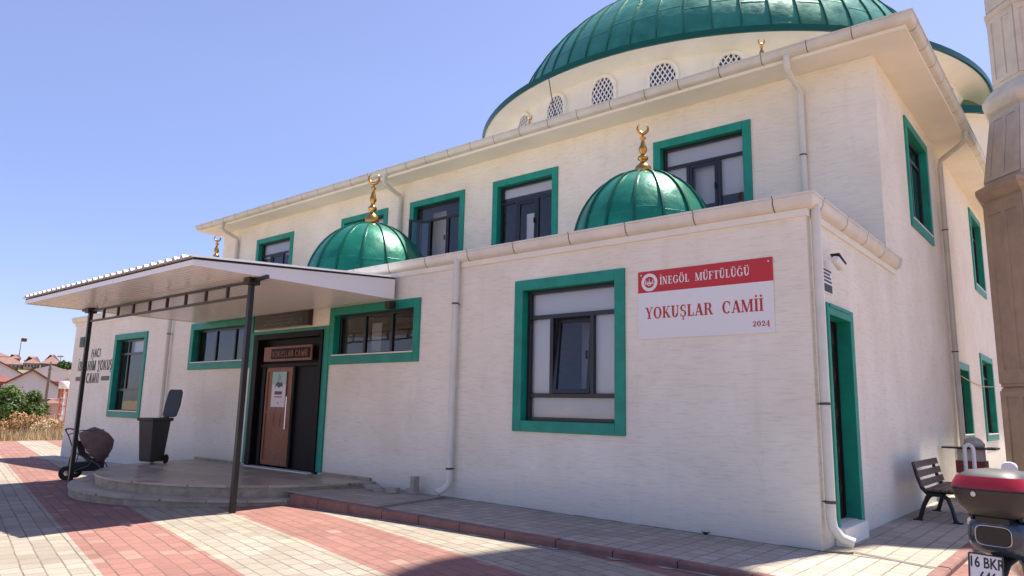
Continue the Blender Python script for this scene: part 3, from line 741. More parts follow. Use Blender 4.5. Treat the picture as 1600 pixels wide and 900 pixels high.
def arch(w, z0, z1, n=9):
    """outline of a round-headed opening"""
    r = w / 2; P = [(-r, z0), (r, z0)]
    P += [(r * math.cos(PI * i / (n - 1)), z1 - r + r * math.sin(PI * i / (n - 1))) for i in range(n)]
    return P
drum_win = None
for k in range(-4, 8):
    ang = rad(-88.5 + k * 360 / 28)
    cw, sw = math.cos(ang), math.sin(ang)
    def fr(u, w, v, r=DR): return (CX + (r + w) * cw - u * sw, CY + (r + w) * sw + u * cw, v)
    zb, zt = 9.45, 10.6
    m = MB()                                     # raised arched surround
    o, i_ = arch(.86, zb - .1, zt + .1, 15), arch(.68, zb, zt, 15)
    n = len(o)
    m.add([fr(a, -.05, b) for a, b in o] + [fr(a, .06, b) for a, b in o] + [fr(a, .06, b) for a, b in i_] + [fr(a, -.02, b) for a, b in i_],
          [(q * n + j, q * n + (j + 1) % n, (q + 1) * n + (j + 1) % n, (q + 1) * n + j) for q in range(3) for j in range(n)])
    w = m.build('drum_window', M['cream'], mosque)
    m = MB(); ii = arch(.69, zb - .003, zt + .003, 15); m.add([fr(a, .012, b) for a, b in ii], [tuple(range(len(ii)))]); m.build('window_pane', M['pane_far'], w, fix=False)
    m = MB(); r = .34                             # white diamond lattice
    for s in (-1, 1):
        for q in range(-9, 10):
            L = []
            for t in [j * .01 for j in range(-90, 91)]:
                u = q * .13 + t * .62; v = (zb + zt) / 2 + s * t
                inside = abs(u) < r and zb < v < zt and not (v > zt - r and u * u + (v - zt + r) ** 2 > r * r)
                if inside: L.append((u, v))
            if len(L) > 3: m.bar(fr(L[0][0], .04 + s * .006, L[0][1]), fr(L[-1][0], .04 + s * .006, L[-1][1]), .034, .012, up=Vector((cw, sw, 0)))
    m.build('lattice', M['whitepaint'], w)

def small_dome(c, a, h, nr, label, fh, fr_, rows=(.35,), lip=True):
    m = MB(); dome_mesh(m, c, a, h, nr, 14, .024, .035, PI / 2 * .97, 6, seam_rows=rows)
    d = m.build('small_dome', [M['dome'], M['seam']], mosque, smooth=30, fix=False); d['label'] = label
    m = MB(); m.lathe([(a - .1, c[2] - .4), (a + .05, c[2] - .4), (a + .06, c[2]), (a - .1, c[2] + .05)], (c[0], c[1], 0), 48); m.build('dome_base', M['rim'], d, smooth=30)
    finial(d, (c[0], c[1], c[2] + h - .03), fh, fr_, rad(38))
    return d
small_dome((-3.3, 2.0, 4.12), 1.21, 1.42, 16, 'small green ribbed dome near the building corner', .98, .15)
small_dome((-10.8, 2.1, 4.12), 1.49, 1.68, 16, 'small green ribbed dome above the entrance canopy', 1.36, .17)
small_dome((-18.15, 2.0, 4.12), 1.3, 1.5, 16, 'small green dome hidden behind the canopy', 1.0, .15)
small_dome((-2.6, 6.0, 8.05), .8, .9, 12, 'small roof dome showing only its finial right of the drum', .7, .11)
small_dome((-9.1, 6.0, 8.05), .8, .8, 12, 'small roof dome showing only its finial below the drum', .72, .1)
# side half dome with its own green rim, showing beyond the eaves
m = MB(); m.lathe([(0.1, 11.2), (1.4, 10.8), (2.2, 10.05), (2.42, 10.0)], (-1.27, 15.87, 0.12), 40)
hd = m.build('half_dome', M['dome'], mosque, smooth=40)
m = MB(); m.lathe([(2.35, 10.02), (2.44, 10.02), (2.44, 9.82), (2.35, 9.82)], (-1.27, 15.87, 0.12), 40); m.build('dome_rim', M['rim'], hd, smooth=30)
m = MB(); m.lathe([(2.38, 9.84), (2.1, 9.8), (2.05, 9.7), (2.05, 7.6)], (-1.27, 15.87, 0.12), 40); m.build('drum', M['cream'], hd, smooth=30)
m = MB(); m.tube([(-8.7, 6.3, 10.72), (-8.6, 6.3, 10.2), (-8.5, 6.3, 9.7), (-8.3, 6.2, 9.2), (-8.2, 6.0, 8.2)], .012, 6)
m.build('lightning_cable', M['black'], mosque)
m = MB(); P = []
for i in range(13):
    y = 10.1 + i * .5; P.append((.05, y, 2.42 - .1 * math.sin(PI * min(1, (y - 10.1) / 6))))
m.tube(P, .012, 6); m.build('wall_cable', M['straw'], mosque)

# ------------------------------------------------------------------ lettering
def text_mesh(mb, txt, size, fr, u, v, align='LEFT', depth=0.006, bold=0.0, sx=1.0, w0=0.0):
    cu = bpy.data.curves.new('lettering_curve', 'FONT'); cu.body = txt; cu.size = size; cu.align_x = align; cu.extrude = 0.0; cu.offset = bold
    cu.resolution_u = 3
    o = bpy.data.objects.new('lettering_curve', cu); col.objects.link(o)
    bpy.context.view_layer.update()
    me = bpy.data.meshes.new_from_object(o.evaluated_get(bpy.context.evaluated_depsgraph_get()))
    vs = [x.co.copy() for x in me.vertices]; fs = [tuple(p.vertices) for p in me.polygons]
    n = len(vs)
    ed = {}
    for f in fs:
        for i in range(len(f)):
            e = (f[i], f[(i + 1) % len(f)]); ed[tuple(sorted(e))] = ed.get(tuple(sorted(e)), 0) + 1
    sides = [(a, b, b + n, a + n) for (a, b), c in ed.items() if c == 1]
    mb.add([fr(u + p.x * sx, w0 + depth, v + p.y) for p in vs] + [fr(u + p.x * sx, w0, v + p.y) for p in vs], fs + sides)
    bpy.data.objects.remove(o); bpy.data.meshes.remove(me); bpy.data.curves.remove(cu)

# a display serif alphabet drawn with thick and thin strokes; cap height 1
def glyph(ch, sans=False):
    T, t, s = (.185, .14, .07) if sans else (.2, .075, .07)
    polys = []
    def rect(x0, x1, y0, y1): polys.append([(x0, y0), (x1, y0), (x1, y1), (x0, y1)])
    def fine(*a): None if sans else rect(*a)          # terminals that only the display letters have
    def serif(x, y, w): fine(x - w / 2, x + w / 2, y if y < .5 else y - s, y + s if y < .5 else y)
    def stem(x, w=T, y0=0, y1=1, a=True, b=True):
        rect(x, x + w, y0, y1)
        if a: serif(x + w / 2, y0, w + .16)
        if b: serif(x + w / 2, y1, w + .16)
    def diag(xa, ya, xb, yb, w): polys.append([(xa - w / 2, ya), (xa + w / 2, ya), (xb + w / 2, yb), (xb - w / 2, yb)])
    def arc(cx, cy, rx, ry, a0, a1, wx=T, wy=t, n=14):
        P = []; Q = []
        for i in range(n + 1):
            q = rad(a0 + (a1 - a0) * i / n); P.append((cx + rx * math.cos(q), cy + ry * math.sin(q))); Q.append((cx + (rx - wx) * math.cos(q), cy + (ry - wy) * math.sin(q)))
        for i in range(n): polys.append([P[i], P[i + 1], Q[i + 1], Q[i]])
    def dot(x, y, r=.095): polys.append([(x + r * math.cos(i * PI / 6), y + r * math.sin(i * PI / 6)) for i in range(12)])
    base = {'İ': 'I', 'Ö': 'O', 'Ü': 'U', 'Ğ': 'G', 'Ş': 'S'}.get(ch, ch)
    w = .8
    if base == 'I': stem(.1); w = .4
    elif base == 'N': stem(.1, t); stem(.66, t); diag(.17, 1, .68, 0, .22); w = .88
    elif base == 'E': stem(.1); rect(.3, .66, 0, t); rect(.3, .64, 1 - t, 1); rect(.3, .54, .47, .47 + t); fine(.6, .66, t, .26); fine(.58, .64, .76, 1 - t); fine(.5, .54, .38, .62); w = .74
    elif base == 'F': stem(.1); rect(.3, .64, 1 - t, 1); rect(.3, .54, .47, .47 + t); fine(.58, .64, .74, 1 - t); fine(.5, .54, .38, .62); w = .7
    elif base == 'L': stem(.1); rect(.3, .66, 0, t); fine(.59, .66, t, .3); w = .72
    elif base == 'O': arc(.44, .5, .42, .52, 0, 360, n=26); w = .9
    elif base == 'C': arc(.44, .5, .42, .52, 45, 315, n=22); fine(.7, .76, .62, .95); w = .84
    elif base == 'G': arc(.44, .5, .42, .52, 45, 330, n=22); rect(.62, .82, .08, .42); fine(.54, .88, .4, .4 + s); fine(.7, .76, .66, .95); w = .92
    elif base == 'M': stem(.08, t); stem(.82, T); diag(.16, 1, .5, 0, .2); diag(.5, 0, .86, 1, t); w = 1.12
    elif base == 'U': rect(.1, .3, .3, 1); serif(.2, 1, .36); rect(.64, .64 + t, .3, 1); serif(.68, 1, .24); arc(.408 + (.06 if sans else 0), .32, .308 + (.06 if sans else 0), .34, 180, 360, .2 if not sans else .17, .13 if sans else .1); w = .84
    elif base == 'T': rect(.3, .5, 0, 1); serif(.4, 0, .4); rect(.04, .76, 1 - t, 1); fine(.04, .1, .72, 1); fine(.7, .76, .72, 1); w = .8
    elif base == 'Y': rect(.32, .52, 0, .46); serif(.42, 0, .4); diag(.42, .42, .16, 1, .2); diag(.42, .42, .7, 1, t); serif(.16, 1, .36); serif(.7, 1, .26); w = .84
    elif base == 'K': stem(.1); diag(.32, .4, .7, 1, t); diag(.4, .55, .74, 0, .21); serif(.7, 1, .26); serif(.74, 0, .36); w = .9
    elif base == 'A': diag(.12, 0, .42, 1, t); diag(.7, 0, .43, 1, .22); rect(.22, .6, .28, .28 + t); serif(.12, 0, .28); serif(.7, 0, .36); w = .86
    elif base == 'R': stem(.1); rect(.3, .5, 1 - t, 1); rect(.3, .5, .46, .46 + t); arc(.48, .73, .26, .27, -90, 90); diag(.52, .5, .76, 0, .2); serif(.78, 0, .26); w = .9
    elif base == 'S': arc(.36, .74, .28, .28, 50, 270, *((.17, .13) if sans else (.17, .08))); arc(.36, .27, .3, .29, -130, 90, *((.17, .13) if sans else (.17, .08))); fine(.54, .6, .7, .98); fine(.08, .14, .02, .3); w = .72
    elif base == '0': arc(.36, .38, .33, .4, 0, 360, n=22); w = .74
    elif base == '2': arc(.34, .5, .28, .28, -20, 180, .18, .08); diag(.5, .42, .16, .06, .16); rect(.06, .64, 0, .12); rect(.58, .64, .1, .22); w = .7
    elif base == '4': rect(.4, .56, -.14, .78); rect(.04, .68, .12, .2); diag(.1, .16, .44, .78, .09); serif(.48, -.14, .34); w = .74
    elif base == 'H': stem(.1); stem(.62, T); rect(.3, .64, .42, .42 + t); w = .92
    elif base == 'B': stem(.1); rect(.3, .46, 1 - t, 1); rect(.3, .46, .45, .45 + t); rect(.3, .46, 0, t); arc(.44, .75, .26, .25, -90, 90, T, t); arc(.46, .29, .3, .29, -90, 90, T, t); w = .84
    else: w = .42
    if ch == 'İ': dot(.2, 1.2)
    if ch in 'ÖÜ': dot(.3, 1.18, .085); dot(.56, 1.18, .085)
    if ch == 'Ğ': arc(.44, 1.26, .2, .14, 180, 360, .06, .06, 8)
    if ch == 'Ş': dot(.36, -.2, .08); rect(.33, .39, -.12, 0)
    return polys, w
def serif_text(mb, txt, fr, u, v, capw, caph, gap=.05, w0=0.0, sans=False, depth=0.0):
    """capw scales widths, caph heights"""
    x = u; n = 0
    for ch in txt:
        if ch == ' ': x += .42 * capw; continue
        P, w = glyph(ch, sans)
        for p in P:
            if depth: mb.prism([(x + a * capw, v + b * caph) for a, b in p], w0, w0 + depth + (n % 24) * .0004, lambda a, b, d: fr(a, d, b)); n += 1; continue
            mb.add([fr(x + a * capw, w0 + (n % 24) * .00012, v + b * caph) for a, b in p], [tuple(range(len(p)))]); n += 1
        x += (w + gap) * capw
    return x - u
def serif_width(txt, gap=.05): return sum(.42 if c == ' ' else glyph(c)[1] + gap for c in txt)

# banner
fr = F(0)
banner = thing('banner', 'red and white banner with the mosque name and year on front wall', 'banner', (-1.335, 0, 2.43))
b0, b1, c0, c1 = -2.26, -0.41, 2.43, 3.355
m = MB(); fbox(m, fr, b0, b1, .004, .012, c0, 3.06); m.build('lower_panel', M['white'], banner)
m = MB(); fbox(m, fr, b0, b1, .004, .012, 3.06, c1); m.build('upper_panel', M['red'], banner)
def words(txt, name, matn, parent, u, v, width, caph, **kw):
    cw = width / serif_width(txt)
    for wd in txt.split(' '):
        if wd: m = MB(); u += serif_text(m, wd, fr, u, v, cw, caph, **kw); m.build(name, matn, parent, fix=False)
        u += .42 * cw
words('İNEGÖL  MÜFTÜLÜĞÜ', 'lettering', M['white'], banner, -1.93, 3.155, 1.24, .105, w0=.014)
words('YOKUŞLAR  CAMİİ', 'lettering', M['ink'], banner, -2.15, 2.70, 1.62, .155, w0=.014)
m = MB(); s = '2024'; serif_text(m, s, fr, -.68, 2.515, .22 / serif_width(s), .085, w0=.014)
m.build('lettering', M['ink'], banner, fix=False)
m = MB()
def disc(mb, cu, cv, r0, r1, w, n=32):
    mb.add([fr(cu + r * math.cos(2 * PI * i / n), w, cv + r * math.sin(2 * PI * i / n)) for r in (r0, r1) for i in range(n)], [(i, (i + 1) % n, n + (i + 1) % n, n + i) for i in range(n)])
disc(m, -2.085, 3.2, .078, .122, .0145)
for px, w_, h_ in ((-.055, .012, .05), (-.028, .008, .03), (0, .01, .06), (.028, .008, .03), (.055, .012, .05)): fbox(m, fr, -2.085 + px - w_ / 2, -2.085 + px + w_ / 2, .0146, .0152, 3.185, 3.185 + h_)
fbox(m, fr, -2.15, -2.02, .0153, .0158, 3.175, 3.186)
disc(m, -2.085, 3.176, .018, .028, .0162, 16)
m.build('emblem', M['white'], banner, fix=False)

for bu in (b0 + .05, b1 - .05):
    for bv in (c0 + .05, c1 - .05):
        m = MB(); disc(m, bu, bv, .0, .012, .015, 12); m.build('screw_head', M['steel'], banner, fix=False)
# black wall lettering on the left
wl = thing('wall_lettering', 'black raised letters of the mosque name on wall left of tall window', 'lettering', (-21.1, 0, 2.0))
for tx, hh, v_, ww, uc in (('HACI', .26, 2.75, .74, -21.05), ('İBRAHİM YOKUŞ', .3, 2.35, 2.66, -21.06), ('CAMİİ', .3, 1.97, 1.0, -21.1)):
    words(tx, 'lettering', M['letter'], wl, uc - ww / 2, v_, ww, hh, w0=.0, sans=True, depth=.006)
for u0, u1 in ((-22.45, -21.85), (-20.45, -19.85)):
    m = MB(); fbox(m, fr, u0, u1, .0, .008, 2.04, 2.17); m.build('letter_plate', M['letter'], wl)
m = MB(); fbox(m, fr, -22.45, -22.1, .0, .02, 3.1, 3.42); disc(m, -22.275, 3.26, .06, .12, .024, 20); m.build('emblem_plate', M['letter'], wl)
words('YOKUŞLAR CAMİİ', 'name_lettering', M['copper'], dr, -11.2, 2.45, 1.32, .125, w0=.049, sans=True, depth=.008)

# dark granite plaque above the door
pq = thing('plaque', 'dark polished stone plaque above the entrance door', 'plaque', (-10.9, 0, 3.05))
m = MB(); fbox(m, fr, -11.9, -9.87, .0, .12, 3.07, 3.42); m.build('slab', M['granite'], pq, bevel=.006)
m = MB()
for i in range(3): fbox(m, fr, -11.5 + i * .08, -10.25 - i * .1, .1205, .123, 3.15 + i * .075, 3.163 + i * .075)
m.build('carved_line', mat('grey_engraving', (0.14, 0.13, 0.12), .5), pq)

# door poster
po = thing('poster', 'white and green poster stuck on the carved door leaf', 'poster', (-10.95, .02, 1.4))
m = MB(); fbox(m, fr, -11.22, -10.69, -.018, -.012, 1.4, 2.14); m.build('sheet', M['poster'], po)
m = MB(); fbox(m, fr, -11.22, -10.69, -.0118, -.011, 1.87, 2.14); m.build('green_print', M['poster_green'], po)
m = MB(); m.prism([(-11.12, 1.8), (-11.05, 1.9), (-10.98, 1.94), (-10.92, 1.9), (-10.86, 1.93), (-10.78, 1.82), (-10.84, 1.84), (-10.95, 1.8), (-11.03, 1.85)], -.0105, -.0098, lambda a, b, d: fr(a, d, b))
fbox(m, fr, -11.1, -10.82, -.0118, -.0108, 1.66, 1.73)
m.build('dark_print', M['letter'], po)
m = MB(); fbox(m, fr, -11.1, -10.8, -.0118, -.0108, 1.6, 1.625); fbox(m, fr, -10.97, -10.93, -.0118, -.0108, 1.47, 1.5); m.build('red_print', M['ink'], po)
m = MB(); disc(m, -10.95, 2.02, .0, .07, -.0104, 18); m.build('round_emblem', mat('grey_green_print', (.25, .33, .3), .5), po, fix=False)

# security camera and its notice beside the side door
cam_ = thing('security_camera', 'white security camera on side wall above the notice', 'camera', (0, .62, 3.33))
fs_ = S(0)
m = MB(); m.xf = None
m.lathe([(0, 0), (.05, 0), (.05, .02), (0, .02)], (0, 0, 0), 14); m.xf = None
m.v = [(p[2], .5 + p[0], 3.36 + p[1]) for p in m.v]; m.tube([(.01, .5, 3.36), (.1, .52, 3.37), (.16, .6, 3.36)], .016, 8)
m.build('arm', M['whitepaint'], cam_, smooth=40)
m = MB(); R = Matrix.Rotation(rad(-18), 3, 'X')
m.loft([ring((.16, .5 + q, 3.36 - q * .25), (1, 0, 0), (0, .25, 1), r, r, 14, 2.4) for q, r in ((0.02, .035), (.05, .05), (.2, .052), (.25, .055))])
m.build('housing', M['whitepaint'], cam_, smooth=40)
m = MB(); m.loft([ring((.16, .5 + q, 3.36 - q * .25), (1, 0, 0), (0, .25, 1), r, r, 14, 2.2) for q, r in ((0.2515, .046), (.262, .04))]); m.build('lens', M['frame'], cam_)
m = MB(); m.bar((.16, .52, 3.415), (.16, .82, 3.335), .11, .012); m.build('sun_shield', M['letter'], cam_)
nt_ = thing('notice', 'small black and white notice below the security camera', 'notice', (0, .62, 3.0))
m = MB(); fbox(m, fs_, .52, .9, .003, .01, 2.96, 3.3); m.build('sheet', M['white'], nt_)
m = MB()
fbox(m, fs_, .54, .88, .0102, .0115, 2.98, 3.08)
for i in range(4): fbox(m, fs_, .55 + .01 * (i % 2), .87 - .03 * (i % 3), .0102, .0115, 3.105 + i * .045, 3.13 + i * .045)
m.build('print', M['letter'], nt_)

# ------------------------------------------------------------------ entrance steps
PZ = 0.14
st = thing('entrance_steps', 'two tier rounded beige stone steps below the entrance door', 'steps', (-10.85, 0, -.25))
def tier(name, r, z0, z1, a0, a1, lip):
    m = MB(); n = 40; c = (-10.85, 0)
    ang = [a0 + (a1 - a0) * i / n for i in range(n + 1)]
    outer = [(c[0] + r * math.cos(t), c[1] + r * math.sin(t)) for t in ang]
    lp = [(c[0] + (r + lip) * math.cos(t), c[1] + (r + lip) * math.sin(t)) for t in ang]
    m.mi = 0; tt = .035
    m.prism(lp, z1 - tt, z1, lambda a, b, d: (a, b, d))
    m.mi = 1
    vs = [(x, y, z0) for x, y in outer] + [(x, y, z1 - tt) for x, y in outer]
    m.add(vs, [(i, i + 1, n + 2 + i, n + 1 + i) for i in range(n)])
    return m.build(name, [M['step_top'], M['stone_edge']], st)
def step_material():
    m = mat('polished_beige_step', (0.36, 0.3, 0.24), 0.3, noise=0.14, nscale=3)
    nt = m.node_tree; b = nt.nodes['Principled BSDF']
    g = N(nt, 'ShaderNodeNewGeometry'); br = N(nt, 'ShaderNodeTexBrick'); br.offset = .5
    br.inputs['Color1'].default_value = (.36, .3, .24, 1); br.inputs['Color2'].default_value = (.45, .385, .31, 1); br.inputs['Mortar'].default_value = (.16, .14, .12, 1)
    br.inputs['Scale'].default_value = 1; br.inputs['Brick Width'].default_value = .9; br.inputs['Row Height'].default_value = .45; br.inputs['Mortar Size'].default_value = .006
    nt.links.new(g.outputs['Position'], br.inputs['Vector'])
    n = N(nt, 'ShaderNodeTexNoise'); n.inputs['Scale'].default_value = 2.2; n.inputs['Detail'].default_value = 6; nt.links.new(g.outputs['Position'], n.inputs['Vector'])
    nt.links.new(mixc(nt, 1.0, br.outputs['Color'], mixc(nt, ramp(nt, n.outputs['Fac'], .3, .7), (.75, .74, .72), (1.15, 1.15, 1.15)), 'MULTIPLY'), b.inputs['Base Color'])
    nt.links.new(ramp(nt, n.outputs['Fac'], .3, .7, .25, .5), b.inputs['Roughness'])
    return m
M['step_top'] = step_material()
tier('upper_step', 3.22, -.05, PZ, rad(180), rad(360), .025)
tier('lower_step', 3.62, -.4, -.045, rad(180), rad(342), .025)
for a_, b_ in ((-9.2, -7.72), (-14.2, -12.2)): m = MB(); m.box(a_, b_, -.06, .0, .0, .195); m.build('wall_plinth', M['stone_edge'], st, bevel=.01)

# loose pavers near the plinth
spots = [(-7.62, -.2, 0, .3, 'grey loose paver lying against the step end, leftmost'), (-7.28, -.34, 0, .1, 'grey loose paver lying flat second from the steps'), (-7.05, -.42, 0, -.5, 'thin grey loose paver in the middle of the row'),
         (-6.72, -.36, 0, .25, 'grey loose paver left of the small stack'), (-6.42, -.2, 0, -.1, 'bottom grey paver of the small stack against wall'), (-6.42, -.2, .085, 0.1, 'top grey paver standing on the small stack')]
m = MB(); m.box(-.1, .1, -.07, .07, 0, .085); br0 = m.build('loose_paver', M['brick'], None, bevel=.008, origin=(0, 0, 0))
for i, (x, y, dz, rz, lb) in enumerate(spots):
    o = br0 if i == 0 else br0.copy()
    if i: col.objects.link(o)
    o.location = (x, y, zw(x) + dz + .001); o.rotation_euler = (0, 0, rz); tag(o, lb, 'paver', 'loose pavers by the wall')
    if i == 5: o.rotation_euler = (0, rad(90), rz); o.location.z += .1

def weed(x, y, z, h, n, label, seed):
    rs_ = random.Random(seed); m = MB()
    for i in range(n):
        t = rs_.uniform(0, 6.28); l = h * rs_.uniform(.5, 1.1); d = Vector((math.cos(t), -abs(math.sin(t)), 0)); b = Vector((x, y, z)) + d * .01; s_ = Vector((-d.y, d.x, 0)) * .008
        m.add([b - s_, b + s_, b + d * l * .5 + UP * l * .7 + s_ * .8, b + d * l + UP * l * .75, b + d * l * .5 + UP * l * .7 - s_ * .8], [(0, 1, 2, 3, 4)])
    tag(m.build('weed', M['weed'], None, fix=False, origin=(x, y, z)), label, 'weed')
M['weed'] = leaf_material('dark_weed_leaves', (.03, .045, .015), (.06, .08, .025))
weed(-1.35, -.02, zw(-1.35), 0.05, 26, 'small dark weed at the wall foot nearest the corner pipe', 1)
# ------------------------------------------------------------------ canopy
can = thing('entrance_canopy', 'flat white canopy on two black posts before the entrance', 'canopy', (-11.3, -2.45, -.25))
cx0, cx1, cy0, cy1 = -14.4, -7.22, -3.84, -.12
zf, zb_ = 3.5, 3.79
m = MB(); rr = []                               # ribbed roof sheet
n = int((cx1 - cx0) / .25)
prof = []
for i in range(n):
    x = cx0 + i * .25; prof += [(x, 0), (x + .13, 0), (x + .155, .036), (x + .215, .036), (x + .24, 0)]
prof.append((cx1, 0))
top = [[(x, cy0 - .06, zf + z) for x, z in prof], [(x, cy1, zb_ + z) for x, z in prof]]
k = len(prof)
m.add(top[0] + top[1] + [(x, y, z - .012) for x, y, z in top[0]] + [(x, y, z - .012) for x, y, z in top[1]],
      [(i, i + 1, k + i + 1, k + i) for i in range(k - 1)] + [(2 * k + i, 3 * k + i, 3 * k + i + 1, 2 * k + i + 1) for i in range(k - 1)] + [(i, 2 * k + i, 2 * k + i + 1, i + 1) for i in range(k - 1)])
m.add([(cx1, cy0 - .06, zf + .012), (cx1 + .05, cy0 - .06, zf + .012), (cx1 + .05, cy1, zb_ + .012), (cx1, cy1, zb_ + .012), (cx1 + .05, cy0 - .06, zf - .02), (cx1 + .05, cy1, zb_ - .02)], [(0, 1, 2, 3), (1, 4, 5, 2)])
m.build('roof_sheet', M['zinc'], can, fix=False)
m = MB(); m.bar((cx0 + .03, cy0 + .06, zf - .03), (cx1 - .03, cy0 + .06, zf - .03), .04, .03); m.bar((cx1 - .02, cy0, zf - .03), (cx1 - .02, cy1, zb_ - .03), .04, .03); m.bar((cx0 + .02, cy0, zf - .03), (cx0 + .02, cy1, zb_ - .03), .04, .03)
m.build('purlin', M['black'], can)
m = MB(); z0 = 3.385
m.box(cx0 + .04, cx1 - .04, cy0 + .04, cy1, z0, z0 + .012)
for i in range(36):
    y = cy0 + .1 + i * .1
    m.box(cx0 + .05, cx1 - .05, y, y + .05, z0 - .0025, z0)
m.build('ceiling', M['pvc'], can)
m = MB()
m.box(cx0 + .02, cx1 - .02, cy0, cy0 + .02, z0 - .01, zf - .045)
for x in (-12.6, -10.0): m.box(x, x + .012, cy0 - .004, cy0, z0 - .01, zf - .045)
m.build('front_fascia', M['pvc'], can)
for x in (cx1 - .02, cx0):                      # side fascia: boards that widen to the wall
    m = MB()
    for q in range(4):
        f0, f1 = q / 4, (q + 1) / 4
        za = lambda y, f: z0 - .01 + (interp(y, [cy0, cy1], [zf - .045, zb_ - .045]) - z0 + .01) * f
        o = .003 * (q % 2)
        m.add([(x - o, cy0, za(cy0, f0)), (x - o, cy1, za(cy1, f0)), (x - o, cy1, za(cy1, f1)), (x - o, cy0, za(cy0, f1)), (x + .02 + o, cy0, za(cy0, f0)), (x + .02 + o, cy1, za(cy1, f0)), (x + .02 + o, cy1, za(cy1, f1)), (x + .02 + o, cy0, za(cy0, f1))],
              [(0, 1, 2, 3), (4, 5, 6, 7), (0, 1, 5, 4), (1, 2, 6, 5), (2, 3, 7, 6), (3, 0, 4, 7)])
    m.build('side_fascia', M['pvc'], can)
py = -2.76; px = (-13.9, -7.5)
for x in px:
    m = MB(); m.box(x - .038, x + .038, py - .038, py + .038, zs(x) - .1, z0 - .002); po_ = m.build('post', M['black'], can, bevel=.004)
    m = MB(); m.box(x - .09, x + .09, py - .09, py + .09, z0 - .11, z0 - .003); m.build('post_bracket', M['black'], po_)
m = MB()
m.bar((px[0] + .05, py, z0 - .06), (px[1] - .05, py, z0 - .06), .04, .04); m.bar((px[0] + .05, py, z0 - .28), (px[1] - .05, py, z0 - .28), .04, .04)
for i in range(1, 9):
    x = px[0] + (px[1] - px[0]) * i / 9; m.bar((x, py, z0 - .26), (x, py, z0 - .08), .045, .04)
m.build('lattice_beam', M['brownsteel'], can)
for x, s_ in ((px[0], -1), (px[1], 1)): m = MB(); m.bar((x, py, z0 - .06), (x + s_ * .45, py, z0 - .02), .05, .05); m.build('cantilever_arm', M['black'], can)
m = MB(); m.box(cx1 - .08, cx1 + .06, -.26, -.12, 3.2, 3.33); m.build('wall_bracket', M['black'], can)

# ------------------------------------------------------------------ minaret
mn = thing('minaret', 'tall octagonal stone minaret with panelled faces beside the mosque', 'minaret', (2.08, 9.56, -.06))
MC = (2.08, 9.56)
def octo(m, prof): m.lathe([(r / math.cos(PI / 8), z) for r, z in prof], (MC[0], MC[1], 0), 8, phase=PI / 8)
def panels(m, r0, z0, r1, z1, th=.03, two=True):
    """raised frames that leave two sunk panels on each face"""
    for k in range(8):
        a = rad(45 * k); n = Vector((math.cos(a), math.sin(a), 0)); t = Vector((-n.y, n.x, 0))
        hw0, hw1 = r0 * math.tan(PI / 8), r1 * math.tan(PI / 8)
        def P(f, g): 
            r = r0 + (r1 - r0) * g; h = hw0 + (hw1 - hw0) * g
            return Vector((MC[0], MC[1], 0)) + n * (r + .0) + t * (h * f) + Vector((0, 0, z0 + (z1 - z0) * g))
        def slab(f0, f1, g0, g1):
            q = [P(f0, g0), P(f1, g0), P(f1, g1), P(f0, g1)]
            m.add(q + [p + n * th for p in q], [(4, 5, 6, 7), (0, 1, 5, 4), (1, 2, 6, 5), (2, 3, 7, 6), (3, 0, 4, 7)])
        for f0, f1 in ((-.98, -.72), (-.1, .1), (.72, .98)): slab(f0, f1, 0, 1)
        for f0, f1 in ((-.72, -.1), (.1, .72)):
            slab(f0, f1, 0, .07); slab(f0, f1, .93, 1)
m = MB(); octo(m, [(1.2, -.2), (1.2, 2.1)]); octo(m, [(1.2, 2.13), (1.2, 6.02)]); octo(m, [(1.17, 2.1), (1.17, 2.13)]); panels(m, 1.2, .3, 1.2, 2.05); panels(m, 1.2, 2.2, 1.2, 5.95)
m.build('base', M['minaret_base'], mn)
m = MB(); octo(m, [(1.2, 6.0), (1.27, 6.06), (1.3, 6.14), (1.34, 6.16), (1.34, 6.26), (1.2, 6.34), (1.18, 6.36)]); m.build('cornice', M['minaret_base'], mn)
m = MB(); octo(m, [(1.16, 6.34), (.94, 7.92)]); panels(m, 1.16, 6.42, .95, 7.86, .02); m.build('tapered_block', M['minaret'], mn)
m = MB(); octo(m, [(.94, 7.9), (1.02, 7.96), (1.08, 8.1), (1.08, 8.2), (.95, 8.4), (.86, 8.5)]); m.build('cornice', M['minaret'], mn)
m = MB(); octo(m, [(.84, 8.45), (.84, 15.3)]); panels(m, .84, 8.6, .84, 10.1, .025); panels(m, .84, 10.3, .84, 15.2, .025); octo(m, [(.84, 10.14), (.9, 10.16), (.9, 10.24), (.84, 10.26)])
octo(m, [(.84, 15.3), (.7, 17.4), (.7, 18.6), (.6, 19), (.6, 28.6)]); m.build('shaft', M['minaret'], mn)
m = MB(); m.lathe([(.84, 15.2), (1.0, 15.7), (1.25, 16.2), (1.45, 16.6), (1.45, 17.7), (1.36, 17.7), (1.36, 16.7), (.6, 16.7)], (*MC, 0), 32); m.build('unseen_balcony', M['minaret'], mn, smooth=30)  # out of view; added so that its shadow falls on the bench
m = MB(); m.lathe([(.6, 28.0), (.9, 28.7), (1.25, 29.3), (1.55, 29.7), (1.55, 30.9), (1.45, 30.9), (1.45, 29.8), (.6, 29.8)], (*MC, 0), 32); m.build('unseen_balcony', M['minaret'], mn, smooth=30)  # out of view; height and width set to shade the street
m = MB(); octo(m, [(.55, 29.7), (.55, 33.6), (.62, 33.7)]); m.build('upper_shaft', M['minaret'], mn)
m = MB(); m.lathe([(.7, 33.7), (.7, 33.8), (.03, 38.1)], (*MC, 0), 24); cp = m.build('spire', M['dome'], mn, smooth=30)
finial(mn, (*MC, 38.0), 1.4, .16)

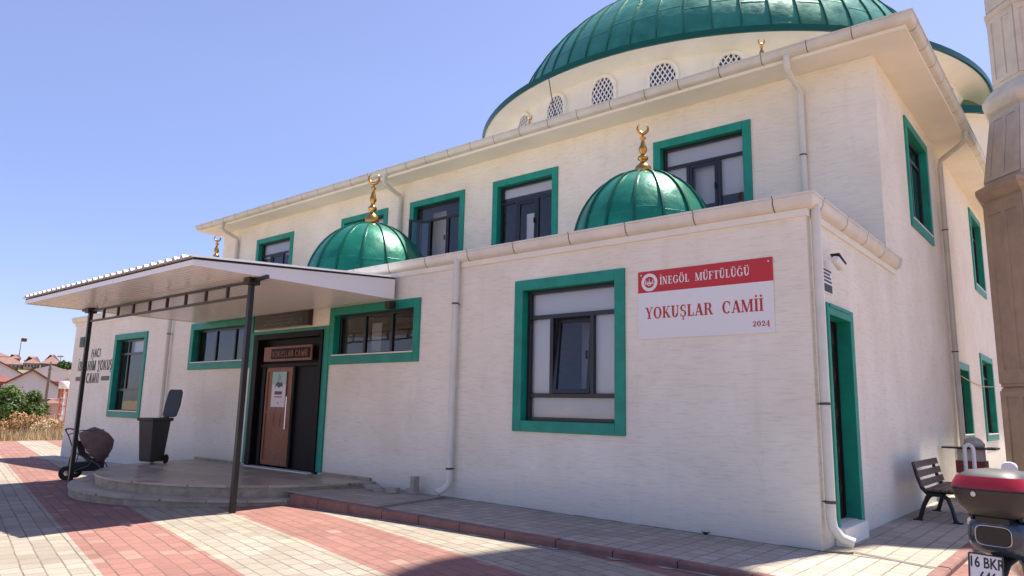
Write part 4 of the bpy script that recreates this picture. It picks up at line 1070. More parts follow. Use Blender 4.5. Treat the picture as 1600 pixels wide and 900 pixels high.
# ------------------------------------------------------------------ bench
be = thing('bench', 'brown slatted bench with black cast iron legs by side wall', 'bench', (.2, 3.55, 0.0), 0.0)
for y in (.08, 1.5):                             # bench looks to +x; parts in its own coordinates
    m = MB()
    def band(pts, w):
        for a, b in zip(pts, pts[1:]): m.bar((a[0], y, a[1]), (b[0], y, b[1]), w, .05, up=Vector((0, 1, 0)))
    m.tube([(.06, y, .0), (.09, y, .04), (.14, y, .2), (.2, y, .33), (.26, y, .39)], [.035, .03, .03, .034, .034], 8)
    m.tube([(.56, y, .0), (.53, y, .05), (.5, y, .2), (.46, y, .33), (.38, y, .38), (.26, y, .38)], [.036, .03, .028, .03, .032, .032], 8)
    m.tube([(.22, y, .38), (.14, y, .46), (.09, y, .6), (.04, y, .82)], [.036, .03, .026, .024], 8)
    m.tube([(.2, y, .41), (.56, y, .42)], .02, 8)
    m.box(.0, .12, y - .035, y + .035, 0, .02); m.box(.5, .62, y - .035, y + .035, 0, .02)
    m.build('leg', M['black'], be, smooth=50)
for i in range(3):
    m = MB(); z = .5 + i * .13; x = .135 - i * .035
    m.rbox((x + .02, .79, z + .03), (.028, 1.7, .095), Matrix.Rotation(rad(-14), 3, 'Y')); m.build('back_slat', M['slat'], be, bevel=.006)
for i in range(4):
    m = MB(); m.box(.2 + i * .1, .285 + i * .1, -.06, 1.64, .435, .465); m.build('seat_slat', M['slat'], be, bevel=.006)

# ------------------------------------------------------------------ stone pedestal and white bent pipe
pd = thing('pedestal', 'grey stone pedestal with dark flat top and maroon band beyond the bench', 'pedestal', (.5, 7.3, 0), 0.0)
m = MB(); m.box(-.2, .2, -.2, .2, 0, .93); m.build('column', M['concrete'], pd, bevel=.015)
m = MB(); m.box(-.43, .42, -.3, .3, .93, .965); m.build('top', M['granite'], pd, bevel=.008)
m = MB(); m.box(-.23, .23, -.23, .23, .5, .72); m.build('band', M['maroon'], pd, bevel=.006)
ston = MB(); ston.loft([ring((.56 + dx, 7.3, z), (1, 0, 0), (0, 1, 0), a, b, 9, 3) for dx, z, a, b in ((0, .966, .16, .14), (.0, 1.02, .17, .15), (-.02, 1.1, .13, .12), (-.01, 1.14, .06, .08))])
tag(ston.build('stone', M['concrete'], None, bevel=.01, origin=(.56, 7.3, .966)), 'grey stone lying on top of the dark pedestal slab', 'stone')
pp = MB(); P = [(.69, 5.2, 0)] + [(.75 - .06 * math.cos(t), 5.2, .98 + .08 * math.sin(t)) for t in [i * PI / 10 for i in range(11)]] + [(.81, 5.2, .0)]
pp.tube(P, .028, 12)
tag(pp.build('bent_pipe', M['whitepaint'], None, smooth=50, origin=(.75, 5.2, 0)), 'white bent pipe standing in front of the pedestal', 'pipe')

# ------------------------------------------------------------------ wheelie bin
bn = thing('wheelie_bin', 'dark grey wheelie bin with its lid open on the steps', 'bin', (-13.4, -1.4, PZ + .001), rad(20))
bn.scale = (.74, .76, .97)
m = MB()
m.loft([[(-a, -b, z), (a, -b, z), (a, b * .95, z), (-a, b * .95, z)] for a, b, z in ((.2, .22, .05), (.22, .24, .08), (.275, .33, .95), (.275, .33, .97))])
bb = m.build('body', M['bin'], bn, bevel=.02)
m = MB(); m.loft([[(-a, -b, z), (a, -b, z), (a, b, z), (-a, b, z)] for a, b, z in ((.28, .335, .93), (.31, .37, .94), (.31, .37, 1.0), (.29, .34, 1.0))]); m.build('rim', M['bin'], bn, bevel=.008)
m = MB()
m.tube([(-.24, .38, .99), (.24, .38, .99)], .018, 8); m.tube([(-.24, .3, .97), (-.24, .38, .99)], .018, 6); m.tube([(.24, .3, .97), (.24, .38, .99)], .018, 6); m.box(-.06, .06, .33, .43, .97, 1.03)
m.build('handle', M['bin'], bn, smooth=40)
m = MB()
R = Matrix.Rotation(rad(100), 4, 'X')
rr = []
for q, w, th in ((0, .2, .03), (.04, .27, .05), (.3, .29, .075), (.6, .27, .06), (.66, .22, .04)):
    rr.append([(-w, .37 + .1 + q * .26, 1.02 + q * .95), (w, .37 + .1 + q * .26, 1.02 + q * .95), (w * .9, .37 + .1 + q * .26 + th, 1.02 + q * .95 - th * .3), (-w * .9, .37 + .1 + q * .26 + th, 1.02 + q * .95 - th * .3)])
m.loft(rr); m.build('lid', M['bin'], bn, bevel=.012)
for s in (-1, 1):
    m = MB(); 
    m.lathe([(.0, -.025), (.09, -.025), (.1, -.015), (.1, .015), (.09, .025), (0, .025)], (0, 0, 0), 20); m.v = [(s * .25 + p[2], .27 + p[0], .1 + p[1]) for p in m.v]
    m.build('wheel', M['rubber'], bn, smooth=40)

# ------------------------------------------------------------------ stroller: pushed towards local +x
sr = thing('stroller', 'folded brown baby stroller with dark hood beside the canopy post', 'stroller', (-14.55, -2.25, zs(-14.55)), rad(52))
def wheel(m, c, r, w, n=22):
    o = len(m.v); m.lathe([(r * .35, -w), (r * .92, -w), (r, -w * .5), (r, w * .5), (r * .92, w), (r * .35, w)], (0, 0, 0), n)
    for i in range(o, len(m.v)):
        p = m.v[i]; m.v[i] = (c[0] + p[0], c[1] + p[2], c[2] + p[1])
def hub(m, c, r, n=5):
    for k in range(n):
        t = 2 * PI * k / n; m.bar(c, (c[0] + r * math.cos(t), c[1], c[2] + r * math.sin(t)), .015)
    o = len(m.v); m.lathe([(0, -.03), (.03, -.03), (.03, .03), (0, .03)], (0, 0, 0), 10)
    for i in range(o, len(m.v)): p = m.v[i]; m.v[i] = (c[0] + p[0], c[1] + p[2], c[2] + p[1])
for x, r in ((-.3, .145), (.42, .11)):
    for y in (-.25, .25):
        m = MB(); wheel(m, (x, y, r), r, .022); w = m.build('wheel', M['rubber'], sr, smooth=40)
        m = MB(); hub(m, (x, y, r), r * .8); m.build('rim', M['chrome'], w)
m = MB()
for y in (-.22, .22):
    m.tube([(-.3, y, .145), (-.27, y, .45), (-.22, y, .62), (-.34, y, .9), (-.42, y, 1.04)], .014, 8)
    m.tube([(.42, y, .1), (.3, y, .32), (-.05, y, .5), (-.24, y, .6)], .014, 8)
    m.tube([(-.3, y, .12), (.1, y, .3), (.26, y, .55)], .012, 8)
    m.tube([(-.36, y, .94), (-.1, y, 1.04), (.2, y, 1.04)], .011, 8)
for x, z in ((-.3, .145), (.42, .11)): m.tube([(x, -.23, z), (x, .23, z)], .012, 8)
m.build('frame', M['greysteel'], sr, smooth=40)
m = MB(); m.tube([(-.42, -.22, 1.04), (-.44, -.1, 1.06), (-.44, .1, 1.06), (-.42, .22, 1.04)], .019, 8); m.build('handle', M['rubber'], sr, smooth=40)
m = MB()                                         # seat hammock
rr = []
for q, x, z, w in ((0, -.2, .78, .2), (1, -.12, .5, .21), (2, .02, .38, .21), (3, .22, .4, .2), (4, .36, .46, .18)):
    rr.append([(x, -w, z + .05), (x + .02, -w * .6, z), (x + .02, w * .6, z), (x, w, z + .05), (x + .03, w * .6, z + .03), (x + .03, -w * .6, z + .03)])
m.loft(rr); m.build('seat', M['fabric'], sr, smooth=50)
m = MB(); rr = []                               # bulging hood of several ribs
for i in range(17):
    t = rad(-35 + 165 * i / 16)
    d = Vector((math.sin(t) * .9, 0, math.cos(t))); R0 = interp(i, [0, 4, 8, 10, 12, 14, 16], [.42, .47, .5, .56, .48, .44, .42]) - .022 * abs(math.sin(PI * i / 4))
    rr.append([Vector((.02, 0, .63)) + d * (R0 * math.sin(PI * j / 10) ** .7 if 0 < j < 10 else .02) + Vector((0, -.25 * math.cos(PI * j / 10), 0)) for j in range(11)])
k = 11
m.add([p for r in rr for p in r], [(i * k + j, i * k + j + 1, (i + 1) * k + j + 1, (i + 1) * k + j) for i in range(16) for j in range(10)])
h = m.build('hood', M['fabric'], sr, smooth=60, fix=False)
so = h.modifiers.new('thickness', 'SOLIDIFY'); so.thickness = .012
for i in (4, 8, 12):
    m = MB(); m.tube([p * 1.0 for p in rr[i]], .009, 6); m.build('hood_piping', M['piping'], h)
m = MB(); m.loft([[(-.22, -.19, z), (.3, -.17, z + .02), (.3, .17, z + .02), (-.22, .19, z)] for z in (.17, .36)]); m.build('basket', M['rubber'], sr, bevel=.02)

# ------------------------------------------------------------------ scooter (local: forward +y)
sc = thing('scooter', 'dark motor scooter with red lensed top box and licence plate', 'scooter', (1.99, -2.8, zs(2, -2.5) + .02), rad(-13))
sc.scale = (.93, .96, 1.0)
X, Y, Z = Vector((1, 0, 0)), Vector((0, 1, 0)), Vector((0, 0, 1))
def hwheel(y, r, w):
    m = MB(); o = 0; m.lathe([(r * .55, -w), (r * .85, -w), (r, -w * .4), (r, w * .4), (r * .85, w), (r * .55, w)], (0, 0, 0), 28); m.v = [(p[2], y + p[0], r + p[1]) for p in m.v]
    t = m.build('wheel', M['rubber'], sc, smooth=40)
    m = MB()
    m.lathe([(0, -.04), (.05, -.04), (.05, .04), (0, .04)], (0, 0, 0), 12)
    for k in range(5): q = 2 * PI * k / 5; m.bar((0, 0, 0), (r * .58 * math.cos(q), r * .58 * math.sin(q), 0), .04)
    m.lathe([(r * .54, -w * .8), (r * .6, -w * .8), (r * .6, w * .8), (r * .54, w * .8)], (0, 0, 0), 28)
    m.v = [(p[2], y + p[0], r + p[1]) for p in m.v]; m.build('rim', M['chrome'], t)
hwheel(.2, .25, .06); hwheel(1.5, .25, .055)
m = MB()                                         # tail and side panels
m.loft([ring((0, y, z), X, Z, a, b, 24, 3.2) for y, z, a, b in ((-.17, .79, .13, .085), (-.14, .785, .17, .11), (.0, .77, .185, .13), (.25, .73, .195, .16), (.55, .62, .19, .2), (.75, .5, .17, .2))])
m.build('body', M['scooter'], sc, smooth=50)
for s in (-1, 1):
    m = MB(); m.loft([ring((s * x, y, z), X, Z, a, b, 12, 2.2) for y, z, x, a, b in ((-.1, .85, .17, .015, .03), (.1, .83, .195, .02, .05), (.4, .78, .2, .02, .06), (.6, .72, .19, .01, .03))]); m.build('side_trim', M['chrome'], sc, smooth=50)
m = MB(); m.loft([ring((0, -.165 - d, .79), X, Z, a, b, 20, 3) for d, a, b in ((0, .11, .06), (.018, .1, .055))]); m.build('tail_light', mat('dark_tail_lens', (.008, .006, .006), .3), sc, smooth=40)
m = MB()
P = [(.108 * math.copysign(abs(math.cos(t)) ** .5, math.cos(t)), -.182, .79 + .06 * math.copysign(abs(math.sin(t)) ** .5, math.sin(t))) for t in [i * PI / 16 for i in range(33)]]
m.tube(P, .0035, 6, cap=False); m.build('tail_trim', M['chrome'], sc, smooth=40)
m = MB(); m.loft([ring((0, y, z), X, Z, a, b, 18, 2.6) for y, z, a, b in ((-.02, .89, .12, .03), (.1, .9, .15, .05), (.5, .86, .15, .06), (.75, .82, .11, .05))]); m.build('seat', M['rubber'], sc, smooth=50)
m = MB(); m.loft([ring((0, y, z), X, Z, a, b, 12, 3) for y, z, a, b in ((-.25, .5, .06, .012), (-.12, .62, .07, .015), (.05, .66, .08, .02))]); m.build('mudguard', M['boxplastic'], sc, smooth=40)
m = MB(); m.rbox((-.04, -.235, .585), (.195, .006, .18), Matrix.Rotation(rad(-8), 3, 'X'))
pl = m.build('licence_plate', M['whitepaint'], sc)
m = MB(); m.rbox((-.122, -.2395, .557), (.026, .003, .085), Matrix.Rotation(rad(-8), 3, 'X')); m.build('plate_band', M['blue'], pl)
m = MB(); rt = Matrix.Rotation(rad(-8), 3, 'X')
def pf(u, w, v):
    p = rt @ Vector((u * .81, -.004 - w, v * .9)); return (p.x - .04, p.y - .235, p.z + .585)
text_mesh(m, '16 BKR', .098, pf, .004, .015, 'CENTER', .001, .0016, .86); text_mesh(m, '646', .098, pf, .014, -.078, 'CENTER', .001, .0016, .86)
m.build('plate_lettering', M['letter'], pl, fix=False)
m = MB()
for a, b in (((-.124, -.1), (-.124, .1)), ((.124, -.1), (.124, .1)), ((-.124, .103), (.124, .103)), ((-.124, -.103), (.124, -.103))): m.bar(pf(a[0], .001, a[1]), pf(b[0], .001, b[1]), .008)
m.build('plate_frame', M['letter'], pl)
# top box
bx = MB(); zc = 1.0
def bring(z, a, b, y0, e=3.4): return ring((0, y0, z), X, Y, a, b, 32, e)
bx.loft([bring(z, a, b, y) for z, a, b, y in ((.90, .13, .12, -.05), (.915, .17, .15, -.06), (.97, .215, .19, -.07), (1.055, .24, .21, -.075), (1.07, .242, .212, -.075))])
tb = bx.build('top_box', M['boxplastic'], sc, smooth=45)
m = MB(); m.loft([bring(z, a, b, y) for z, a, b, y in ((1.073, .241, .211, -.075), (1.085, .239, .209, -.075), (1.15, .21, .19, -.06), (1.185, .15, .14, -.04), (1.195, .08, .07, -.03))]); m.build('box_lid', M['boxlid'], tb, smooth=45)
m = MB()                                         # wraparound red lens on the lid's rear
A0, A1 = rad(195), rad(345); rr = []
for z, a, b, y in ((1.08, .2425, .2125, -.075), (1.11, .2345, .2075, -.07), (1.153, .213, .194, -.06)):
    L = []
    for i in range(25):
        t = A0 + (A1 - A0) * i / 24; e = 3.4; ca, sa = math.cos(t), math.sin(t)
        L.append((a * math.copysign(abs(ca) ** (2 / e), ca), y + b * math.copysign(abs(sa) ** (2 / e), sa) - .002, z))
    rr.append(L)
m.add([p for r in rr for p in r], [(i * 25 + j, i * 25 + j + 1, (i + 1) * 25 + j + 1, (i + 1) * 25 + j) for i in range(2) for j in range(24)])
m.build('red_lens', M['lens'], tb, smooth=60, fix=False)
m = MB(); m.lathe([(0, 0), (.016, 0), (.016, .006), (.0, .006)], (0, 0, 0), 14); m.v = [(p[0] - .06, -.284 - p[2], 1.045 + p[1]) for p in m.v]; m.build('lock', M['chrome'], tb)
m = MB(); m.box(-.1, .1, -.18, .12, .865, .9); m.tube([(-.15, -.12, .9), (-.17, .1, .88), (-.13, .3, .86)], .014, 8); m.tube([(.15, -.12, .9), (.17, .1, .88), (.13, .3, .86)], .014, 8); m.build('rack', M['black'], sc, smooth=40)
# front
m = MB(); m.loft([ring((0, y, z), X, Z, a, b, 20, 2.6) for y, z, a, b in ((1.02, .62, .2, .26), (1.2, .7, .19, .3), (1.38, .78, .14, .24), (1.48, .84, .07, .12))]); m.build('front_shield', M['scooter'], sc, smooth=50)
m = MB(); m.box(-.16, .16, .6, 1.1, .26, .34); m.build('footboard', M['boxplastic'], sc, bevel=.03)
m = MB(); m.tube([(-.33, .98, 1.03), (-.2, 1.06, 1.04), (.2, 1.06, 1.04), (.33, .98, 1.03)], .017, 8); m.build('handlebar', M['rubber'], sc, smooth=40)
m = MB(); m.loft([ring((0, y, z), X, Z, a, b, 16, 2.5) for y, z, a, b in ((.98, 1.0, .1, .05), (1.1, 1.02, .16, .09), (1.25, .98, .1, .08))]); m.build('dashboard', M['boxplastic'], sc, smooth=50)
for s in (-1, 1):
    m = MB(); m.tube([(s * .2, 1.06, 1.05), (s * .24, 1.08, 1.1), (s * .27, 1.06, 1.14)], .009, 8); st_ = m.build('mirror', M['black'], sc, smooth=40)
    m = MB(); m.loft([ring((s * .29, 1.04 + d, 1.15), X, Z, a, b, 18, 2.2) for d, a, b in ((-.02, .055, .042), (0, .06, .046), (.03, .045, .034))]); m.build('mirror_shell', M['whitepaint'], st_, smooth=50)
m = MB(); m.tube([(.2, -.1, .36), (.2, .35, .34)], [.06, .05], 14); m.build('muffler', M['chrome'], sc, smooth=40)
m = MB(); m.tube([(.15, .45, .45), (.13, .2, .25)], .03, 8); m.tube([(-.13, .35, .65), (-.13, .2, .25)], .022, 8); m.build('swing_arm', M['black'], sc)
for s in (-1, 1):
    m = MB(); m.tube([(s * .08, 1.3, .6), (s * .08, 1.5, .25)], .022, 8); m.build('fork', M['black'], sc)

# ------------------------------------------------------------------ far things, placed along the view to the west
CAM = Vector((2.60641539, -8.47094545, 1.452))
def dirx(az): a = rad(az); return Vector((-math.sin(a), math.cos(a), 0))
yaw, pit, rol = rad(40.132098), rad(9.73517243), rad(1.29342062)
fw = Vector((-math.sin(yaw) * math.cos(pit), math.cos(yaw) * math.cos(pit), math.sin(pit))); r0 = Vector((math.cos(yaw), math.sin(yaw), 0)); u0_ = r0.cross(fw)
rt_ = r0 * math.cos(rol) + u0_ * math.sin(rol); up_ = -r0 * math.sin(rol) + u0_ * math.cos(rol)
FPX = 1109.534
def at(px_, py_, depth):
    """the point of the world that stands at this place of the photograph, at a real distance"""
    return CAM + (rt_ * ((px_ - 800) / FPX) + up_ * ((450 - py_) / FPX) + fw) * depth
GL = -.62
def house(px0, px1, pbase, ptop, depth, roofh, wallm, roofm, label, deep=9.0, gable='front', nwin=0, floors=1, group=None, cat='house', turn=0.0):
    a, b = at(px0, 600, depth), at(px1, 600, depth); top = at((px0 + px1) / 2, ptop, depth).z; base = min(at((px0 + px1) / 2, pbase, depth).z, top - 2)
    base = min(base, GL) if depth < 130 else base - 1
    o = (a + b) / 2; L = Vector((b.x - a.x, b.y - a.y, 0)).length * .86
    n = Vector((o.x - CAM.x, o.y - CAM.y, 0)).normalized(); d = Vector((n.y, -n.x, 0))
    o = o; root = thing('house' if cat == 'house' else 'apartment_block', label, cat, (o.x, o.y, base), None, group)
    h = top - base
    def fr(u, w, v): p = Vector((o.x, o.y, base)) + d * u - n * w + Vector((0, 0, v)); return tuple(p)
    def bx8(m, u0, u1, w0, w1, v0, v1):
        P = [fr(u, w, v) for v in (v0, v1) for u, w in ((u0, w0), (u1, w0), (u1, w1), (u0, w1))]
        m.add(P, [(0, 3, 2, 1), (4, 5, 6, 7), (0, 1, 5, 4), (1, 2, 6, 5), (2, 3, 7, 6), (3, 0, 4, 7)])
    m = MB(); bx8(m, -L / 2, L / 2, -deep, 0, 0, h)
    if gable == 'front': m.add([fr(-L / 2, 0, h), fr(L / 2, 0, h), fr(0, 0, h + roofh), fr(-L / 2, -deep, h), fr(L / 2, -deep, h), fr(0, -deep, h + roofh)], [(0, 1, 2), (3, 5, 4)])
    m.build('wall', wallm, root, fix=False)
    m = MB(); e = .35; t = .18
    if gable == 'front':
        for s in (-1, 1):
            q = [fr(s * (L / 2 + e), e, h - roofh * e / (L / 2)), fr(0, e, h + roofh), fr(0, -deep - e, h + roofh), fr(s * (L / 2 + e), -deep - e, h - roofh * e / (L / 2))]
            m.add(q + [(p[0], p[1], p[2] + t) for p in q], [(0, 1, 2, 3), (4, 5, 6, 7), (0, 1, 5, 4), (1, 2, 6, 5), (2, 3, 7, 6), (3, 0, 4, 7)])
    else:
        m.add([fr(-L / 2 - e, e, h), fr(L / 2 + e, e, h), fr(L / 2 + e, -deep - e, h), fr(-L / 2 - e, -deep - e, h), fr(-L / 2 + deep * .3, -deep / 2, h + roofh), fr(L / 2 - deep * .3, -deep / 2, h + roofh)], [(0, 1, 5, 4), (1, 2, 5), (2, 3, 4, 5), (3, 0, 4), (0, 3, 2, 1)])
    m.build('roof', roofm, root, fix=False)
    for fl in range(floors):
        for i in range(nwin):
            u = -L / 2 + L * (i + .5) / nwin; m = MB(); fh = h / floors; ww = min(L / nwin * .28, .8)
            bx8(m, u - ww, u + ww, -.05, .06, fh * fl + fh * .35, fh * fl + fh * .8); m.build('window', M['pane_far'], root)
    return root
hg = 'houses in the distance'
house(5, 92, 640, 604, 62, 1.35, M['housewhite'], M['tiledark'], 'pale gabled house wall right behind the green bush', 12, nwin=0)
house(-52, 30, 600, 583, 95, 1.7, M['housewhite'], M['tiledark'], 'white gabled house with dark red roof at the photo left edge', 10, 'front', 2)
house(-45, 26, 628, 596, 80, .95, M['tiledark'], M['tiledark'], 'dark red walled shed below the white gabled house', 6, 'side')
house(50, 104, 600, 580, 105, .7, M['housewhite'], M['housewhite'], 'white house showing its roof slope behind the wooden pole', 10, 'front')
house(88, 135, 600, 580, 120, .5, M['housewhite'], M['tile'], 'white house with a row of blue windows behind the gas rack', 10, 'side', 4, 1)
house(78, 140, 630, 597, 88, .5, M['housebrown'], M['tiledark'], 'brown walled house beside the mosque corner', 8, 'side')
house(103, 150, 640, 614, 70, .3, M['housewhite'], M['tile'], 'small cream house close to the mosque corner', 6, 'side', 2)
house(70, 100, 640, 630, 58, .4, M['housepink'], M['tile'], 'low red tiled shed before the pale gabled house', 4, 'side')
def apartments(px0, px1, ptop, pbase, depth, label, rh, nw, wallm=None): house(px0, px1, pbase, ptop, depth, rh, wallm or M['housepink'], M['tile'], label, 12, 'side', nw, 2, 'apartment blocks on the hill', 'apartment block')
apartments(-30, 32, 568, 582, 250, 'long pink apartment block on the hill, leftmost', 2.6, 10)
apartments(34, 58, 567, 582, 246, 'pink apartment block in the middle of the hill row', 2.6, 5)
apartments(60, 92, 568, 584, 240, 'red roofed apartment block at the right end of the hill row', 3.4, 4, M['tile'])
apartments(-25, 8, 556, 566, 330, 'far cream apartment block high on the hill at left', 2.0, 5)
apartments(9, 26, 559, 568, 322, 'far cream block beneath the flag mast', 2.0, 3)
apartments(34, 54, 563, 571, 318, 'far red roofed block right of the flag mast', 2.0, 3)
# hill under the far houses
m = MB(); hp = [(-160, 615, 556), (-60, 600, 560), (20, 600, 566), (70, 600, 571), (100, 600, 573), (140, 600, 575), (260, 600, 585), (420, 600, 600)]
vs = []
for p in hp:
    f0 = at(p[0], 616, 150); c0_ = at(p[0], p[2] + 12, 235); c1_ = at(p[0], p[2], 345); c2_ = at(p[0], 600, 600)
    vs += [(f0.x, f0.y, GL - .3), tuple(c0_), tuple(c1_), (c2_.x, c2_.y, GL - 1)]
m.add(vs, [(i * 4 + j, (i + 1) * 4 + j, (i + 1) * 4 + j + 1, i * 4 + j + 1) for i in range(len(hp) - 1) for j in range(3)])
M['hill'] = mat('dry_green_hill', (0.16, 0.15, 0.07), .95, noise=.4, nscale=.08)
struct(m.build('hill', M['hill'], smooth=60, fix=False))

# trees and bushes: many small leaf faces in clumps, on a trunk with limbs
def leafy(m, c, R, n, size, rs, squash=.75, clumps=26):
    C = []
    for i in range(clumps):
        d = Vector((rs.gauss(0, 1), rs.gauss(0, 1), rs.gauss(0, 1))).normalized() * (R * rs.uniform(.35, .95)); d.z *= squash
        C.append((Vector(c) + d, R * rs.uniform(.2, .42)))
    for i in range(n):
        cc, r = C[i % clumps]
        d = Vector((rs.gauss(0, 1), rs.gauss(0, 1), rs.gauss(0, 1))).normalized() * r * rs.uniform(.6, 1.05); p = cc + d
        a = Vector((rs.gauss(0, 1), rs.gauss(0, 1), rs.gauss(0, 1))).normalized(); b = a.cross(d.normalized() + Vector((.01, 0, 0))); 
        if b.length < .05: continue
        b.normalize(); s = size * rs.uniform(.6, 1.3)
        m.add([p - a * s, p + b * s * .5, p + a * s, p - b * s * .5], [(0, 1, 2, 3)])
def tree(name, px_, pbase, depth, R, h, label, leafm, n, size, seed, cat='bush', group=None, squash=.75):
    rs = random.Random(seed); b = at(px_, pbase, depth); b.z = GL if depth < 130 else b.z
    root = thing(name, label, cat, tuple(b), None, group)
    m = MB(); m.tube([b, b + Vector((.1, 0, h * .4)), b + Vector((.0, .1, h * .7))], [R * .07, R * .05, R * .02], 7)
    for k in range(6):
        t = rs.uniform(0, 6.28); m.tube([b + Vector((0, 0, h * rs.uniform(.15, .4))), b + Vector((math.cos(t) * R * .35, math.sin(t) * R * .35, h * .55)), b + Vector((math.cos(t) * R * .7, math.sin(t) * R * .7, h * rs.uniform(.6, .85)))], [R * .04, R * .025, R * .01], 5)
    m.build('trunk', M['trunk'], root)
    m = MB(); leafy(m, b + Vector((0, 0, h * .55)), R, n, size, rs, squash); m.build('crown', leafm, root, fix=False)
    return root
tree('bush', 30, 650, 46, 1.85, 2.5, 'big rounded green bush at the edge of dry grass', M['leaf'], 14000, .09, 3, squash=.72)
tree('bush', -6, 652, 48, 1.7, 2.5, 'green bush cut by the photo left edge', M['leaf'], 8000, .09, 4, squash=.65)
tree('dry_shrub', 42, 668, 40, .95, 1.1, 'dry brown shrub before the green bush', M['dryleaf'], 2600, .06, 5, 'shrub', squash=.7)
tree('dry_shrub', 80, 668, 42, .8, .9, 'dry straw coloured shrub near the mosque corner', M['straw'], 2000, .06, 6, 'shrub', squash=.6)
for i, (x, yb, dp, R) in enumerate(((54, 581, 200, 1.0), (20, 583, 190, .9), (98, 578, 230, 2.0), (112, 581, 226, 2.0), (124, 583, 224, 2.0))):
    lb = ['round green tree left of the wooden pole below the apartments', 'green tree among the pale houses, leftmost on the hill', 'green hill tree below the light mast', 'green hill tree second from the mosque corner', 'green hill tree nearest the mosque corner'][i]
    tree('tree', x, yb, dp, R, R * 1.5, lb, M['leaf'], 900, .35, 20 + i, 'tree', 'trees on the hill')

for i, (x, dp, R, mt, lb) in enumerate(((12, 38.5, .7, 'dryleaf', 'dry brown shrub at the plaza edge near the photo left side'), (62, 39, .6, 'straw', 'straw coloured shrub at the plaza edge before the wooden pole'),
        (34, 39.5, .35, 'leaf', 'small green weed clump at the plaza edge'), (100, 41, .7, 'dryleaf', 'dry brown shrub beside the mosque corner behind the post'), (64, 46, .9, 'dryleaf', 'tall dry brown shrub at the foot of the wooden pole'))):
    tree('dry_shrub' if mt != 'leaf' else 'weed_clump', x, 668, dp, R, R * 1.3, lb, M[mt], 1500, .05, 40 + i, 'shrub', squash=.65)
# dry grass: nobody could count its blades
rs = random.Random(11); m = MB()
for i in range(26000):
    px_ = rs.uniform(-60, 170); dp = 28 + 36 * rs.random() ** 1.6
    b = at(px_, 660, dp); b.z = GL
    if b.x > -37.0: continue
    nz = noise.noise(Vector((b.x * .22, b.y * .22, 0))) + .6 * noise.noise(Vector((b.x * .9, b.y * .9, 5)))
    if rs.random() > .62 + nz: continue
    hgt = rs.uniform(.12, .42) * max(.4, 1 + 1.6 * nz) * (1.7 if rs.random() < .08 else 1); t = rs.uniform(0, 6.28); w = .02 + .012 * rs.random()
    lean = Vector((rs.gauss(0, .16), rs.gauss(0, .16), 1)) * hgt; s = Vector((math.cos(t) * w, math.sin(t) * w, 0))
    m.add([b - s, b + s, b + lean], [(0, 1, 2)])
g = m.build('dry_grass', M['straw'], fix=False); g['kind'] = 'stuff'

# poles, masts, gas rack
def pole(name, p0, p1, depth, r, label, cat, matn, extra=None):
    a = at(*p0, depth); a.z = min(a.z, GL) if depth < 120 else a.z; b = at(*p1, depth)
    root = thing(name, label, cat, tuple(a)); m = MB(); m.tube([a, b], [r, r * .7], 8); m.build('shaft', M[matn], root, smooth=40); return root, a, b
rt1, a, b = pole('utility_pole', (68, 650), (79, 572), 55, .13, 'leaning grey wooden utility pole before the pale gabled house', 'pole', 'trunk')
m = MB(); m.bar(b + Vector((-.35, 0, -.25)), b + Vector((.35, 0, -.25)), .09); m.tube([b + Vector((0, 0, -.1)), b + Vector((0, 0, .35))], .05, 6); m.build('crossarm', M['trunk'], rt1)
pole('thin_pole', (1, 660), (6, 600), 50, .05, 'thin pale pole standing against the green bush', 'pole', 'greypole')
rt2, a, b = pole('flag_mast', (30, 556), (34, 528), 300, .22, 'tall flag mast on the hill with a small flag', 'flag mast', 'greypole')
m = MB(); m.add([b, b + rt_ * 2.4 + Vector((0, 0, -.3)), b + rt_ * 2.2 + Vector((0, 0, -1.7)), b + Vector((0, 0, -1.5))], [(0, 1, 2, 3)]); f = m.build('flag', M['tiledark'], rt2, fix=False); so = f.modifiers.new('thickness', 'SOLIDIFY'); so.thickness = .05
rt3, a, b = pole('light_mast', (94, 575), (95, 557), 260, .16, 'floodlight mast above the trees on the hill', 'light mast', 'greypole')
m = MB(); m.bar(b - rt_ * 1.1, b + rt_ * 1.1, .5); m.build('lamp_head', M['greypole'], rt3)
gr = thing('pipe_rack', 'red and white steel frame carrying a white tank by the house', 'steel frame', tuple(at(98, 640, 54)))
A_, B_ = at(92, 640, 54), at(103, 640, 54); top_ = at(98, 604, 54).z
m = MB()
for k, P in enumerate((A_, (A_ + B_) / 2, B_)):
    m.mi = k % 2; m.bar((P.x, P.y, GL), (P.x, P.y, top_), .09)
m.mi = 1
for i in range(5):
    z = GL + (top_ - GL) * (i + .6) / 5; m.mi = i % 2; m.bar((A_.x, A_.y, z), (B_.x, B_.y, z), .07)
m.build('frame', [M['redpaint'], M['whitepaint']], gr)
m = MB(); P = at(100, 602, 54); m.lathe([(0, -.25), (.32, -.25), (.35, -.2), (.35, .22), (.3, .3), (0, .3)], tuple(P), 16); m.build('tank', M['whitepaint'], gr, smooth=40)

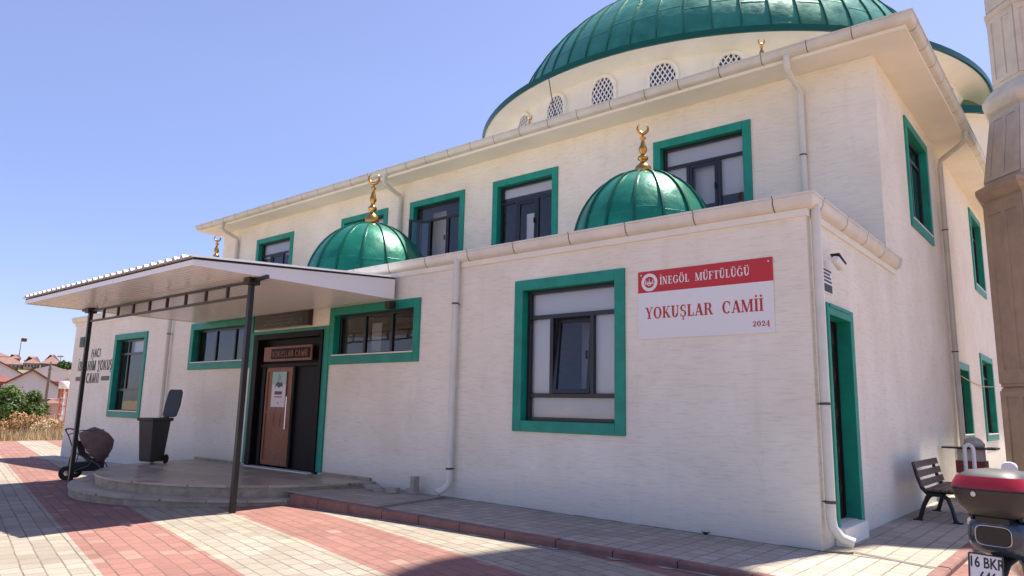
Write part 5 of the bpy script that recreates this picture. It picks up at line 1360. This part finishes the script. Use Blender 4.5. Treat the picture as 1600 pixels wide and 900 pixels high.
# ------------------------------------------------------------------ light, sky, camera
EL = math.atan(1 / math.hypot(.112, .41)); AZ = math.atan2(.112, .41)      # sun behind the building, a little to the right
sun_dir = Vector((math.sin(AZ) * math.cos(EL), math.cos(AZ) * math.cos(EL), math.sin(EL)))
sd_ = bpy.data.lights.new('sun', 'SUN'); sd_.energy = 5.0; sd_.angle = rad(.53); sd_.color = (1, .92, .8)
so_ = bpy.data.objects.new('sun', sd_); col.objects.link(so_); so_.rotation_euler = sun_dir.to_track_quat('Z', 'Y').to_euler()
w = bpy.data.worlds.new('World'); scene.world = w; w.use_nodes = True; nt = w.node_tree
sk = N(nt, 'ShaderNodeTexSky'); sk.sky_type = 'NISHITA'; sk.sun_disc = False; sk.sun_elevation = EL; sk.sun_rotation = AZ
sk.air_density = 1.0; sk.dust_density = 0.6; sk.ozone_density = 1.0; sk.altitude = 300
bg = nt.nodes['Background']; bg.inputs[1].default_value = .097
tg = N(nt, 'ShaderNodeTexCoord'); sx_ = N(nt, 'ShaderNodeSeparateXYZ'); nt.links.new(tg.outputs['Generated'], sx_.inputs[0])
hz_ = ramp(nt, sx_.outputs[2], 0.0, 0.42)      # colour tint dims and blues the lowest sky to take off its glare
tint = mixc(nt, 1.0, sk.outputs[0], mixc(nt, hz_, (0.62, 0.62, 0.88), (1.08, 0.925, 1.05)), 'MULTIPLY')
nt.links.new(tint, bg.inputs[0])

cd = bpy.data.cameras.new('camera'); co = bpy.data.objects.new('camera', cd); col.objects.link(co); scene.camera = co
cd.sensor_width = 36; cd.lens = FPX / 1600 * 36; cd.clip_end = 6000; cd.clip_start = .05
co.matrix_world = Matrix(((rt_.x, up_.x, -fw.x, CAM.x), (rt_.y, up_.y, -fw.y, CAM.y), (rt_.z, up_.z, -fw.z, CAM.z), (0, 0, 0, 1)))
vs_ = scene.view_settings; vs_.view_transform = 'Standard'; vs_.look = 'None'; vs_.gamma = 1; vs_.use_curve_mapping = False; vs_.exposure = 1.08
scene.render.film_transparent = False
scene.cycles.max_bounces = 8; scene.cycles.use_denoising = True
